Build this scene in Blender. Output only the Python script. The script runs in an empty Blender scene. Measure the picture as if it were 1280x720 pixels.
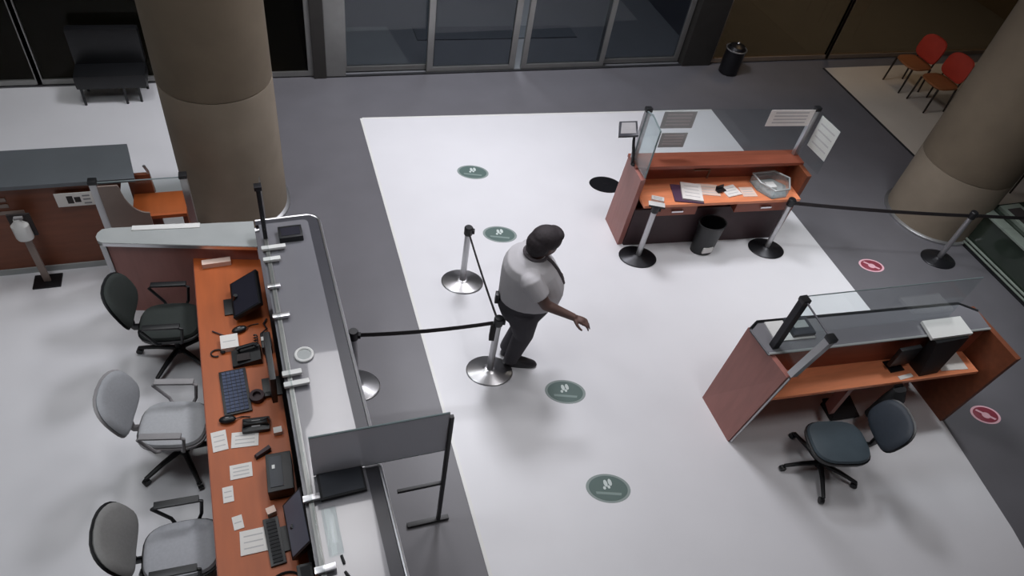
import bpy, bmesh, math, random
from mathutils import Vector, Matrix

random.seed(7)
SC = bpy.context.scene
COL = SC.collection

# ------------------------------------------------------------------ camera
CAM_H = 5.528
cd = bpy.data.cameras.new('camera')
cam = bpy.data.objects.new('camera', cd)
COL.objects.link(cam)
yaw, pitch, roll = 0.436, 0.805, 0.196
fwd = Vector((math.sin(yaw) * math.cos(pitch), math.cos(yaw) * math.cos(pitch), -math.sin(pitch)))
r0 = Vector((math.cos(yaw), -math.sin(yaw), 0))
u0 = r0.cross(fwd)
rt = math.cos(roll) * r0 + math.sin(roll) * u0
up = -math.sin(roll) * r0 + math.cos(roll) * u0
cam.matrix_world = Matrix(((rt.x, up.x, -fwd.x, 0), (rt.y, up.y, -fwd.y, 0), (rt.z, up.z, -fwd.z, CAM_H), (0, 0, 0, 1)))
cd.sensor_fit = 'HORIZONTAL'
cd.sensor_width = 36.0
cd.lens = 36.0 * 883.06 / 1280.0
cd.clip_start = 0.05
cd.clip_end = 100
SC.camera = cam

# ------------------------------------------------------------------ light
wd = bpy.data.worlds.new('world')
SC.world = wd
wd.use_nodes = True
wd.node_tree.nodes['Background'].inputs[0].default_value = (0.80, 0.88, 1.0, 1)
wd.node_tree.nodes['Background'].inputs[1].default_value = 0.02
SC.view_settings.view_transform = 'Standard'
SC.view_settings.look = 'None'
SC.view_settings.gamma = 1.0
SC.view_settings.exposure = 0.0
CEIL = 6.6


def lamp(x, y, w, d, energy, col=(1, 0.985, 0.97), spread=150):
    l = bpy.data.lights.new('ceiling_or_fill_lamp', 'AREA')
    l.shape = 'RECTANGLE'
    l.size, l.size_y = w, d
    l.energy = energy
    l.color = col
    l.spread = math.radians(spread)
    o = bpy.data.objects.new('ceiling_or_fill_lamp', l)
    o.location = (x, y, CEIL - 0.06)
    COL.objects.link(o)


# ceiling lamps of the hall: rows over the queue floor, the counter and the staff side
for (x, y, w, d, e, c, sp) in ((2.6, 7.2, 1.3, 1.3, 148, (0.97, 0.97, 1.03), 125), (3.4, 4.7, 1.2, 1.2, 46, (1.0, 0.985, 1.0), 140),
                               (0.30, 5.7, 0.8, 4.0, 40, (1.0, 0.98, 1.0), 140), (3.5, 1.0, 1.2, 1.2, 31, (1.0, 0.97, 0.97), 140),
                               (-2.2, 3.2, 1.2, 1.2, 50, (0.96, 1.0, 1.03), 150), (-1.8, 7.0, 1.2, 1.2, 43, (0.98, 1.0, 1.0), 150),
                               (6.6, 3.9, 0.5, 0.5, 19, (0.97, 1.0, 1.02), 52), (9.8, 7.2, 0.5, 0.5, 8, (1.0, 0.92, 0.80), 150)):
    lamp(x, y, w, d, e, c, sp)


# ------------------------------------------------------------------ materials
def lin(c):
    c /= 255.0
    return c / 12.92 if c <= 0.04045 else ((c + 0.055) / 1.055) ** 2.4


def C(r, g, b):
    return (lin(r), lin(g), lin(b), 1)


def mat(name, rgb, rough=0.5, metal=0.0, var=0.08, scale=6.0, grain=None, coat=0.0, bump=0.0, spec=0.5):
    """procedural surface: a colour with soft noise, or a stretched grain along one axis"""
    m = bpy.data.materials.new(name)
    m.use_nodes = True
    nt = m.node_tree
    b = nt.nodes['Principled BSDF']
    b.inputs['Roughness'].default_value = rough
    b.inputs['Metallic'].default_value = metal
    b.inputs['Coat Weight'].default_value = coat
    b.inputs['Specular IOR Level'].default_value = spec
    tc = nt.nodes.new('ShaderNodeTexCoord')
    mp = nt.nodes.new('ShaderNodeMapping')
    mp.inputs['Scale'].default_value = grain if grain else (1, 1, 1)
    nz = nt.nodes.new('ShaderNodeTexNoise')
    nz.inputs['Scale'].default_value = scale
    nz.inputs['Detail'].default_value = 5
    rp = nt.nodes.new('ShaderNodeValToRGB')
    c = C(*rgb)
    rp.color_ramp.elements[0].position = 0.3
    rp.color_ramp.elements[1].position = 0.7
    rp.color_ramp.elements[0].color = (c[0] * (1 - var), c[1] * (1 - var), c[2] * (1 - var), 1)
    rp.color_ramp.elements[1].color = (min(1, c[0] * (1 + var)), min(1, c[1] * (1 + var)), min(1, c[2] * (1 + var)), 1)
    nt.links.new(tc.outputs['Object'], mp.inputs['Vector'])
    nt.links.new(mp.outputs['Vector'], nz.inputs['Vector'])
    nt.links.new(nz.outputs['Fac'], rp.inputs['Fac'])
    nt.links.new(rp.outputs['Color'], b.inputs['Base Color'])
    if bump:
        bp = nt.nodes.new('ShaderNodeBump')
        bp.inputs['Strength'].default_value = bump
        bp.inputs['Distance'].default_value = 0.01
        nt.links.new(nz.outputs['Fac'], bp.inputs['Height'])
        nt.links.new(bp.outputs['Normal'], b.inputs['Normal'])
    return m


def glass(name, tint, ior=1.45, rough=0.0, haze=0.0, hazecol=(200, 210, 210)):
    """thin clear sheet: tinted transparency plus a fresnel reflection, optionally a little haze"""
    m = bpy.data.materials.new(name)
    m.use_nodes = True
    nt = m.node_tree
    nt.nodes.remove(nt.nodes['Principled BSDF'])
    out = nt.nodes['Material Output']
    tr = nt.nodes.new('ShaderNodeBsdfTransparent')
    tr.inputs[0].default_value = (tint[0], tint[1], tint[2], 1)
    gl = nt.nodes.new('ShaderNodeBsdfGlossy')
    gl.inputs['Roughness'].default_value = rough
    lw = nt.nodes.new('ShaderNodeLayerWeight')
    lw.inputs['Blend'].default_value = 0.5
    pw = nt.nodes.new('ShaderNodeMath')
    pw.operation = 'POWER'
    pw.inputs[1].default_value = 5.0
    fr = nt.nodes.new('ShaderNodeMath')
    fr.operation = 'MULTIPLY_ADD'
    f0 = ((ior - 1) / (ior + 1)) ** 2
    fr.inputs[1].default_value = 0.6 - f0
    fr.inputs[2].default_value = f0
    nt.links.new(lw.outputs['Facing'], pw.inputs[0])
    nt.links.new(pw.outputs[0], fr.inputs[0])
    mx = nt.nodes.new('ShaderNodeMixShader')
    nt.links.new(fr.outputs[0], mx.inputs[0])
    nt.links.new(tr.outputs[0], mx.inputs[1])
    nt.links.new(gl.outputs[0], mx.inputs[2])
    last = mx
    if haze:
        df = nt.nodes.new('ShaderNodeBsdfDiffuse')
        df.inputs[0].default_value = C(*hazecol)
        m2 = nt.nodes.new('ShaderNodeMixShader')
        m2.inputs[0].default_value = haze
        nt.links.new(mx.outputs[0], m2.inputs[1])
        nt.links.new(df.outputs[0], m2.inputs[2])
        last = m2
    nt.links.new(last.outputs[0], out.inputs['Surface'])
    return m


WOODGRAIN = (1.2, 9, 9)
M = dict(
    floor_grey=mat('dark_grey_floor', (106, 105, 110), 0.42, var=0.05, scale=2.5),
    floor_white=mat('white_stone_floor', (226, 226, 230), 0.38, var=0.02, scale=1.5),
    floor_far=mat('beige_white_floor', (205, 196, 184), 0.45, var=0.03, scale=2),
    mat_grey=mat('entrance_mat', (92, 96, 102), 0.95, var=0.1, scale=40),
    ceiling=mat('ceiling_paint', (190, 190, 190), 0.9, var=0.03),
    wall=mat('wall_paint', (120, 112, 104), 0.9, var=0.04),
    wall_dark=mat('dark_bronze_panel', (42, 32, 24), 0.5, var=0.15, scale=2),
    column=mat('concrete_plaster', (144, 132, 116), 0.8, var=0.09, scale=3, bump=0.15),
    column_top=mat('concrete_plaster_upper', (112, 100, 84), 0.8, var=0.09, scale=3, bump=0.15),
    alu=mat('aluminium_frame', (150, 150, 148), 0.4, 0.7, var=0.05),
    alu_dark=mat('dark_aluminium', (70, 68, 66), 0.45, 0.6, var=0.06),
    bronze=mat('brown_bronze_frame', (150, 134, 120), 0.5, 0.4, var=0.08),
    chrome=mat('chrome', (215, 215, 218), 0.30, 1.0, var=0.03),
    steel=mat('brushed_steel', (186, 186, 188), 0.33, 0.85, var=0.04),
    steel_dark=mat('dark_steel', (58, 58, 62), 0.35, 0.8, var=0.05),
    black_metal=mat('black_base_metal', (38, 38, 42), 0.35, 0.5, var=0.08),
    black=mat('black_plastic', (24, 25, 28), 0.4, var=0.1),
    black_soft=mat('black_matt_plastic', (34, 35, 38), 0.7, var=0.1),
    screen=mat('monitor_glass', (44, 44, 54), 0.25, var=0.08),
    screen_blue=mat('grey_blue_monitor', (104, 110, 128), 0.3, var=0.05),
    keys=mat('keycaps', (66, 76, 104), 0.6, var=0.25, scale=60),
    dark_lid=mat('charcoal_plastic', (50, 54, 62), 0.45, var=0.06),
    desk_orange=mat('orange_wood_laminate', (178, 90, 42), 0.42, var=0.10, scale=2.2, grain=(6, 1, 6)),
    wood_red=mat('red_brown_wood', (150, 82, 62), 0.45, var=0.10, scale=2.2, grain=WOODGRAIN),
    wood_side=mat('mahogany_side_panel', (160, 106, 98), 0.4, var=0.08, scale=2.2, grain=(9, 9, 1.2)),
    wood_dark=mat('dark_brown_wood', (122, 68, 44), 0.5, var=0.12, scale=2.0, grain=WOODGRAIN),
    wood_top=mat('brown_orange_worktop', (236, 146, 104), 0.38, var=0.12, scale=2.2, grain=WOODGRAIN),
    shade_panel=mat('dark_plum_and_shade', (70, 54, 58), 0.6, var=0.08),  # dark plum parts, also the painted shade below the far kiosk worktop
    top_grey=mat('polished_grey_counter', (122, 122, 128), 0.22, 0.0, var=0.03, scale=3, spec=0.9, coat=0.9),
    band=mat('smoked_edge_band', (66, 66, 72), 0.3, var=0.04),
    ledge=mat('pale_grey_ledge', (168, 172, 172), 0.3, var=0.05, scale=4),
    slate=mat('blue_grey_stone_top', (98, 103, 108), 0.4, var=0.08, scale=2),
    taupe=mat('taupe_panel', (138, 122, 114), 0.5, var=0.05),
    paper=mat('white_paper', (236, 232, 228), 0.8, var=0.03, scale=12),
    paper_pink=mat('warm_white_paper', (232, 206, 192), 0.8, var=0.04, scale=12),
    print=mat('pale_grey_print', (196, 193, 194), 0.8, var=0.05),
    ink=mat('grey_print', (150, 148, 150), 0.8, var=0.1),
    ink_dark=mat('dark_print', (52, 46, 46), 0.8, var=0.1),
    purple=mat('purple_folder', (86, 58, 84), 0.6, var=0.1),
    white=mat('white_plastic', (228, 228, 226), 0.35, var=0.02),
    seat_grey=mat('light_grey_seat_fabric', (172, 174, 180), 0.85, var=0.05, scale=50, bump=0.1),
    seat_pale=mat('pale_grey_seat_fabric', (178, 180, 184), 0.85, var=0.04, scale=50, bump=0.1),
    back_grey=mat('light_grey_back_fabric', (164, 167, 172), 0.85, var=0.04, scale=50, bump=0.1),
    back_taupe=mat('grey_back_fabric', (140, 140, 139), 0.85, var=0.05, scale=50, bump=0.1),
    seat_black=mat('black_green_fabric', (44, 50, 48), 0.85, var=0.06, scale=50, bump=0.1),
    seat_blue=mat('blue_grey_leatherette', (74, 86, 94), 0.42, var=0.06, scale=8),
    back_blue=mat('dark_blue_grey_mesh', (54, 62, 72), 0.6, var=0.06, scale=30),
    disc_green=mat('dark_green_vinyl', (88, 108, 104), 0.55, var=0.04),
    disc_rim=mat('grey_vinyl_rim', (140, 152, 150), 0.55, var=0.03),
    disc_icon=mat('pale_vinyl_print', (206, 216, 214), 0.55, var=0.02),
    disc_icon_dim=mat('dim_vinyl_print', (130, 148, 144), 0.55, var=0.02),
    red_vinyl=mat('dark_red_vinyl', (148, 62, 78), 0.5, var=0.05),
    pink_vinyl=mat('pale_pink_vinyl', (236, 188, 200), 0.5, var=0.03),
    belt=mat('black_belt', (44, 40, 42), 0.8, var=0.08),
    shirt=mat('white_shirt_cloth', (200, 198, 202), 0.9, var=0.03, scale=5, bump=0.12),
    shirt_trim=mat('grey_collar_trim', (96, 90, 94), 0.9, var=0.05),
    trousers=mat('charcoal_trousers', (66, 64, 70), 0.9, var=0.06, scale=6, bump=0.15),
    skin=mat('brown_skin', (104, 80, 74), 0.55, var=0.06, scale=8),
    hair=mat('black_hair', (50, 44, 48), 0.75, var=0.15, scale=40, bump=0.3),
    eye=mat('eye_white', (200, 196, 190), 0.3, var=0.02),
    shoe=mat('black_shoe', (44, 43, 47), 0.45, var=0.05),
    red_seat=mat('red_upholstery', (196, 62, 44), 0.6, var=0.06),
    brown_seat=mat('orange_brown_shell', (150, 92, 52), 0.6, var=0.08),
    leg_dark=mat('dark_brown_leg', (40, 30, 24), 0.5, var=0.1),
    glass_green=mat('dark_green_back_painted_glass', (52, 62, 54), 0.12, var=0.05, coat=0.4),
    ledge_green=mat('pale_green_grey_metal', (150, 162, 152), 0.4, 0.2, var=0.04),
    vest_floor=mat('vestibule_floor', (112, 114, 118), 0.6, var=0.06, scale=2),
    vest_floor_light=mat('vestibule_stone', (140, 142, 142), 0.6, var=0.06, scale=2),
    vest_wall=mat('vestibule_dark_wall', (62, 66, 76), 0.7, var=0.1),
    G_door=glass('door_glass', (0.52, 0.535, 0.56), 1.5),
    G_dark=glass('smoked_window_glass', (0.38, 0.35, 0.30), 1.25),
    G_clear=glass('clear_acrylic', (0.93, 0.955, 0.955), 1.25),
    G_side=glass('acrylic_side_sheet', (0.90, 0.94, 0.95), 1.35, haze=0.16, hazecol=(226, 232, 234)),
    G_frost=glass('grey_acrylic_divider', (0.78, 0.79, 0.81), 1.4, rough=0.15, haze=0.78, hazecol=(236, 238, 246)),
    G_edge=mat('acrylic_edge', (120, 134, 136), 0.3, var=0.03),
)


# ------------------------------------------------------------------ mesh helpers
def box(bm, x0, x1, y0, y1, z0, z1, bev=0.0, seg=2):
    r = bmesh.ops.create_cube(bm, size=1.0)
    vs = r['verts']
    for v in vs:
        v.co = Vector((x0 + (v.co.x + .5) * (x1 - x0), y0 + (v.co.y + .5) * (y1 - y0), z0 + (v.co.z + .5) * (z1 - z0)))
    if bev:
        es = list({e for v in vs for e in v.link_edges})
        bmesh.ops.bevel(bm, geom=es, offset=bev, segments=seg, affect='EDGES', profile=0.7)


def xform(bm, verts_before, mtx):
    bm.verts.ensure_lookup_table()
    for v in bm.verts[verts_before:]:
        v.co = mtx @ v.co


def hexa(bm, b, t):
    """solid from four bottom and four top corners"""
    vs = [bm.verts.new(Vector(p)) for p in list(b) + list(t)]
    n = len(b)
    bm.faces.new(list(reversed(vs[:n])))
    bm.faces.new(vs[n:])
    for i in range(n):
        j = (i + 1) % n
        bm.faces.new((vs[i], vs[j], vs[n + j], vs[n + i]))


def prism(bm, pts, z0, z1):
    hexa(bm, [(x, y, z0) for x, y in pts], [(x, y, z1) for x, y in pts])


def slab_v(bm, p0, p1, z0, z1, t):
    """upright sheet between two plan points"""
    d = Vector((p1[0] - p0[0], p1[1] - p0[1]))
    n = Vector((-d.y, d.x)).normalized() * t / 2
    prism(bm, [(p0[0] - n.x, p0[1] - n.y), (p1[0] - n.x, p1[1] - n.y), (p1[0] + n.x, p1[1] + n.y), (p0[0] + n.x, p0[1] + n.y)], z0, z1)


def ringverts(bm, c, ax, ay, n):
    return [bm.verts.new(c + ax * math.cos(2 * math.pi * i / n) + ay * math.sin(2 * math.pi * i / n)) for i in range(n)]


def skin_rings(bm, rings, cap=True):
    n = len(rings[0])
    for a, b in zip(rings, rings[1:]):
        for i in range(n):
            j = (i + 1) % n
            bm.faces.new((a[i], a[j], b[j], b[i]))
    if cap:
        bm.faces.new(list(reversed(rings[0])))
        bm.faces.new(rings[-1])


def tube(bm, pts, r, seg=10, flat=1.0, closed=False):
    """tube along points; r is one radius or one per point; flat squashes it in its second axis"""
    pts = [Vector(p) for p in pts]
    rr = r if isinstance(r, (list, tuple)) else [r] * len(pts)
    rings = []
    ref = None
    for i, p in enumerate(pts):
        a = pts[i - 1] if (i > 0 or closed) else p
        b = pts[(i + 1) % len(pts)] if (i < len(pts) - 1 or closed) else p
        t = (b - a).normalized()
        if ref is None:
            ref = Vector((0, 0, 1)) if abs(t.z) < .9 else Vector((1, 0, 0))
        x = ref - t * ref.dot(t)
        if x.length < 1e-4:
            x = t.orthogonal()
        x.normalize()
        ref = x
        y = t.cross(x)
        rings.append(ringverts(bm, p, x * rr[i] * flat, y * rr[i], seg))
    if closed:
        rings.append(rings[0])
        skin_rings(bm, rings, cap=False)
    else:
        skin_rings(bm, rings)


def lathe(bm, prof, c=(0, 0, 0), seg=28, sx=1.0, sy=1.0, rz=0.0):
    c = Vector(c)
    ca, sa = math.cos(rz), math.sin(rz)
    rings = []
    for r, z in prof:
        r = max(r, 1e-4)
        ax = Vector((ca, sa, 0)) * r * sx
        ay = Vector((-sa, ca, 0)) * r * sy
        rings.append(ringverts(bm, c + Vector((0, 0, z)), ax, ay, seg))
    skin_rings(bm, rings)


def loft(bm, secs, n=20, p=2.0):
    """sections (centre, x radius, y radius) stacked; superellipse exponent p; axes are world x, y"""
    rings = []
    for c, a, b in secs:
        ring = []
        for i in range(n):
            t = 2 * math.pi * i / n
            ct, st = math.cos(t), math.sin(t)
            ring.append(bm.verts.new(Vector(c) + Vector((a * math.copysign(abs(ct) ** (2 / p), ct), b * math.copysign(abs(st) ** (2 / p), st), 0))))
        rings.append(ring)
    skin_rings(bm, rings)


def ball(bm, c, rx, ry, rz, seg=14, rings=9, mtx=None):
    for v in bmesh.ops.create_uvsphere(bm, u_segments=seg, v_segments=rings, radius=1.0)['verts']:
        v.co = Vector((c[0] + v.co.x * rx, c[1] + v.co.y * ry, c[2] + v.co.z * rz))
        if mtx is not None:
            v.co = mtx @ v.co


def obj(name, bm, m, parent=None, loc=(0, 0, 0), rz=0.0, smooth=35):
    bmesh.ops.recalc_face_normals(bm, faces=bm.faces[:])
    me = bpy.data.meshes.new(name)
    bm.to_mesh(me)
    bm.free()
    me.materials.append(M[m] if isinstance(m, str) else m)
    if smooth:
        for p in me.polygons:
            p.use_smooth = True
        me.set_sharp_from_angle(angle=math.radians(smooth))
    o = bpy.data.objects.new(name, me)
    o.location = loc
    o.rotation_euler = (0, 0, rz)
    COL.objects.link(o)
    if parent is not None:
        o.parent = parent
    return o


def B():
    return bmesh.new()


def tag(o, label, cat, group=None):
    o['label'] = label
    o['category'] = cat
    if group:
        o['group'] = group
    return o


def thing(name, label, cat, loc=(0, 0, 0), rz=0.0, group=None):
    o = bpy.data.objects.new(name, None)
    o.empty_display_size = 0.1
    o.location = loc
    o.rotation_euler = (0, 0, rz)
    COL.objects.link(o)
    return tag(o, label, cat, group)


def struct(name, bm, m, parent=None, smooth=35):
    o = obj(name, bm, m, parent, smooth=smooth)
    if parent is None:
        o['kind'] = 'structure'
    return o


def bx(name, m, parent, x0, x1, y0, y1, z0, z1, bev=0.0):
    b = B()
    box(b, x0, x1, y0, y1, z0, z1, bev)
    return obj(name, b, m, parent)


def dup(root, loc, rz, label, group=None):
    r = root.copy()
    COL.objects.link(r)
    r.location = loc
    r.rotation_euler = (0, 0, rz)
    r['label'] = label
    if group:
        r['group'] = group
    for ch in list(root.children):
        c = ch.copy()
        COL.objects.link(c)
        c.parent = r
        for g in ch.children:
            d = g.copy()
            COL.objects.link(d)
            d.parent = c
    return r


# ------------------------------------------------------------------ setting: floor, shell, facade
FY = 9.2                                       # line of the glazed front
b = B(); box(b, -6, 15, -2.5, FY + .05, -0.12, 0.0); struct('floor', b, 'floor_grey')
b = B(); prism(b, [(1.22, -0.6), (5.55, -0.6), (5.95, 1.15), (6.32, 3.75), (6.39, 7.88), (1.14, 8.13), (1.17, 4.13)], 0.0, 0.004)
struct('floor_inlay', b, 'floor_white', smooth=0)
b = B(); prism(b, [(-6, -2.5), (-0.62, -2.5), (-0.62, FY - .03), (-6, FY - .03)], 0.0, 0.004); struct('floor_inlay', b, 'floor_white', smooth=0)
b = B(); prism(b, [(9.13, 4.9), (15, 4.9), (15, 8.93), (9.22, 8.93)], 0.0, 0.004); struct('floor_inlay', b, 'floor_far', smooth=0)
# thin metal trims where white and grey floors meet
b = B(); slab_v(b, (1.14, 8.13), (6.39, 7.88), 0.0, 0.006, 0.03); slab_v(b, (1.125, 8.13), (1.205, -0.6), 0.0, 0.006, 0.03)
struct('trim_1', b, 'white', smooth=0)
b = B(); slab_v(b, (9.11, 4.9), (9.20, 8.93), 0.0, 0.007, 0.04); struct('trim_2', b, 'black_soft', smooth=0)
b = B(); box(b, -6, 15, -2.5, 14, CEIL, CEIL + .1); struct('ceiling', b, 'ceiling')
b = B(); box(b, -6.1, -6, -2.5, 14, 0, CEIL); struct('wall_left', b, 'wall')
b = B(); box(b, 15, 15.1, -2.5, 14, 0, CEIL); struct('wall_right', b, 'wall')
b = B(); box(b, -6, 15, -2.6, -2.5, 0, CEIL); struct('wall_front', b, 'wall')
# facade piers and the solid wall above the glazing
DH = 2.6
b = B()
box(b, -6, 15, FY - .02, FY + .22, DH, CEIL)
box(b, 0.63, 0.80, FY - .05, FY + .2, 0, DH)
box(b, 6.50, 7.03, FY - .05, FY + .2, 0, DH)
struct('wall_back', b, 'alu_dark', smooth=0)
# vestibule and the dark rooms beyond the glass
b = B(); box(b, -6, 15, FY + .05, 14, -0.12, -0.002); struct('floor_outer', b, 'vest_floor')
b = B(); prism(b, [(0.85, FY + .2), (2.05, FY + .2), (1.9, 10.6), (0.75, 10.6)], -0.002, 0.004); struct('floor_inlay', b, 'vest_floor_light', smooth=0)
b = B(); box(b, -6, 15, 13.6, 13.7, 0, CEIL); struct('wall_outer', b, 'vest_wall')
b = B(); box(b, 0.55, 0.62, FY + .22, 13.6, 0, CEIL); struct('wall_vestibule_left', b, 'vest_wall')
b = B(); box(b, 6.95, 7.02, FY + .22, 13.6, 0, CEIL); struct('wall_vestibule_right', b, 'vest_wall')
tag(bx('entrance_mat', 'mat_grey', None, 2.3, 5.0, 10.15, 10.55, 0.0, 0.015), 'grey entrance mat lying beyond the glass doors', 'mat')
lamp(3.6, 11.2, 1.0, 1.0, 140, (0.88, 0.94, 1.0))  # added fill light, lifts the vestibule floor seen through the doors
lamp(10.5, 11.4, 1.0, 1.0, 240, (1.0, 0.80, 0.58))  # added warm fill beyond the right windows, brightens their panes
lamp(-2.5, 11.4, 1.0, 1.0, 12, (0.9, 1.0, 0.9))


def leaf(name, x0, x1, y=FY, fm='alu', gm='G_door', st=0.06, z0=0.02, rail=0.07, label=None):
    """one glazed leaf: a frame of stiles and rails and its pane"""
    b = B()
    box(b, x0, x0 + st, y, y + .06, z0, DH, .004)
    box(b, x1 - st, x1, y, y + .06, z0, DH, .004)
    box(b, x0 + st, x1 - st, y, y + .06, z0, z0 + rail)
    box(b, x0 + st, x1 - st, y, y + .06, DH - .08, DH)
    f = struct(name, b, fm, smooth=0)
    b = B(); box(b, x0 + st, x1 - st, y + .025, y + .037, z0 + rail, DH - .08)
    obj('pane', b, gm, f, smooth=0)
    return f


leaf('door_1', 1.05, 2.36, FY + .08, st=0.05)
leaf('door_2', 2.24, 3.60, st=0.09)
leaf('door_3', 3.71, 5.09, st=0.08)
leaf('door_4', 5.02, 6.48, FY + .08, st=0.08)
leaf('window_1', -5.6, -2.70, st=0.07, gm='G_dark')
leaf('window_2', -2.76, 0.63, st=0.07, gm='G_dark', fm='alu')
leaf('window_3', 7.03, 9.46, st=0.06, gm='G_dark', fm='bronze')
leaf('window_4', 9.40, 14.6, st=0.07, gm='G_dark', fm='bronze')
b = B(); box(b, 0.80, 1.07, FY - .03, FY + .1, 0, DH, .01); struct('trim_3', b, 'alu', smooth=0)
b = B(); box(b, 0.8, 6.5, FY - .035, FY + .01, 0.0, 0.018); struct('trim_4', b, 'black_soft', smooth=0)


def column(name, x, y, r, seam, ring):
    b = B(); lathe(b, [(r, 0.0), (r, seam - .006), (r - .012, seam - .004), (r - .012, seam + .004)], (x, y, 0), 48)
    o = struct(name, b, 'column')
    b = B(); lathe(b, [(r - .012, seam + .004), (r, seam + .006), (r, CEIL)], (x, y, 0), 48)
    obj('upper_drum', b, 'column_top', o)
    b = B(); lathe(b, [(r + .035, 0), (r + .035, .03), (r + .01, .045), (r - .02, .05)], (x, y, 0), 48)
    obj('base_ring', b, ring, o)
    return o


column('column', -0.475, 6.62, 0.53, 1.62, 'steel')
column('column', 8.37, 5.16, 0.58, 0.92, 'steel')

# ------------------------------------------------------------------ service counter on the left (slightly turned)
TH = math.radians(2.65)
OX, OY = 0.30, 4.90


def Lw(u, v, z=0.0):
    c, s = math.cos(TH), math.sin(TH)
    return (OX + c * u - s * v, OY + s * u + c * v, z)


cnt = thing('service_counter', 'long grey polished service counter with chrome edge and rounded far corner', 'counter', (OX, OY, 0), TH)
VE = -5.2
CT = 1.10


def rc(u0, u1, v0, v1, r, n=8):
    """plan outline with the far outer corner rounded"""
    pts = [(u0, v1), (u0, v0), (u1, v0)]
    for i in range(n + 1):
        a = math.pi / 2 * i / n
        pts.append((u1 - r + r * math.cos(a), v1 - r + r * math.sin(a)))
    return pts


b = B(); prism(b, rc(-0.50, -0.28, VE, 0.10, .08), 0.0, CT - .04); obj('body', b, 'band', cnt)
b = B(); prism(b, rc(-0.525, -0.105, VE, 0.10, .05), CT - .04, CT); obj('countertop', b, 'top_grey', cnt)
b = B()
o1, o2 = rc(-0.55, -0.02, VE, 0.155, .10), rc(-0.55, -0.105, VE, 0.10, .05)
for i in range(2, len(o1) - 1):
    hexa(b, [(*o1[i], CT - .05), (*o1[i + 1], CT - .05), (*o2[i + 1], CT - .05), (*o2[i], CT - .05)],
         [(*o1[i], CT - .004), (*o1[i + 1], CT - .004), (*o2[i + 1], CT - .004), (*o2[i], CT - .004)])
hexa(b, [(*o1[-1], CT - .05), (-.55, .155, CT - .05), (-.55, .10, CT - .05), (*o2[-1], CT - .05)],
     [(*o1[-1], CT - .004), (-.55, .155, CT - .004), (-.55, .10, CT - .004), (*o2[-1], CT - .004)])
obj('edge_band', b, 'band', cnt)
b = B()
path = [(-.55, .168, CT - .015)] + [(u, v, CT - .015) for u, v in reversed(rc(-0.55, -0.005, VE, 0.168, .11)[2:])]
tube(b, path, 0.014, 8); obj('chrome_rim', b, 'chrome', cnt)
b = B(); box(b, -0.285, -0.28, VE, .02, 0.0, .10); obj('toe_plate', b, 'steel_dark', cnt)

# staff desk
dsk = thing('staff_desk', 'long orange wood staff desk running behind the grey counter', 'desk', Lw(-0.83, -1.5), TH)
b = B(); prism(b, [(-.29, VE + 1.5), (.27, VE + 1.5), (.27, 1.545), (-.29, 1.675)], .69, .73); obj('worktop', b, 'desk_orange', dsk)
b = B(); box(b, -0.297, -0.2905, VE + 1.5, 1.67, .685, .725, .003); obj('edge_strip', b, 'wood_red', dsk)
for k, v in enumerate((1.48, -0.25, -1.9, -3.2)):
    b = B(); box(b, -0.24, 0.27, v - .02, v + .02, 0, .69); obj('support_panel', b, 'wood_dark', dsk)
b = B(); box(b, 0.23, 0.26, VE + 1.5, 1.5, .1, .69); obj('modesty_panel', b, 'wood_dark', dsk)


def pedestal(u0, u1, v0, v1, h, m, label):
    o = thing('drawer_pedestal', label, 'cabinet', Lw((u0 + u1) / 2, (v0 + v1) / 2), TH, 'pedestals under the staff desk')
    w, d = (u1 - u0) / 2, (v1 - v0) / 2
    b = B(); box(b, -w + .02, w, -d, d, .03, h, .006); obj('carcass', b, m, o)
    for i in range(3):
        z = .05 + i * (h - .07) / 3
        b = B(); box(b, -w, -w + .02, -d + .01, d - .01, z, z + (h - .07) / 3 - .012, .003)
        f = obj('drawer', b, m, o)
        b = B(); box(b, -w - .012, -w, -.05, .05, z + .09, z + .105, .003); obj('handle', b, 'steel_dark', f)
    return o


pedestal(-1.14, -0.70, -1.22, -0.88, .60, 'dark_lid', 'dark pedestal under the staff desk between the black chair and the light chair')
pedestal(-1.13, -0.65, -1.98, -1.80, .60, 'shade_panel', 'narrow dark pedestal under the desk beside the light grey chair')
pedestal(-1.12, -0.65, -2.22, -2.00, .60, 'slate', 'grey pedestal under the staff desk between the two grey chairs')

# end partition with the pale ledge
prt = thing('end_partition', 'brown wood end partition topped by a pale grey rounded ledge', 'partition', Lw(-1.15, .05), TH)
LZ = 0.92
b = B()
lp = [(-.60, .445), (-.665, .44), (-.70, .40), (-.712, .35), (-.70, .30), (-.665, .265), (.585, -.035), (.585, .31)]
prism(b, lp, LZ - .035, LZ); obj('ledge', b, 'ledge', prt)
b = B(); prism(b, [(-.64, .285), (.58, -.01), (.58, .26), (-.59, .41)], 0, LZ - .035); obj('wood_panel', b, 'wood_side', prt)
b = B(); slab_v(b, (-.66, .262), (.58, -.036), LZ - .038, LZ - .002, .01); obj('edge_strip', b, 'chrome', prt)
b = B(); box(b, -.69, -.645, .27, .32, 0, LZ - .036, .004); obj('end_post', b, 'steel', prt)
tag(obj('notice_strip', (lambda b: (box(b, -.28, .28, -.03, .03, .9205, .928, .003), b)[1])(B()), 'white', None, Lw(-1.30, .42), TH - .12), 'long white strip lying on the pale ledge', 'sign')

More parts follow.
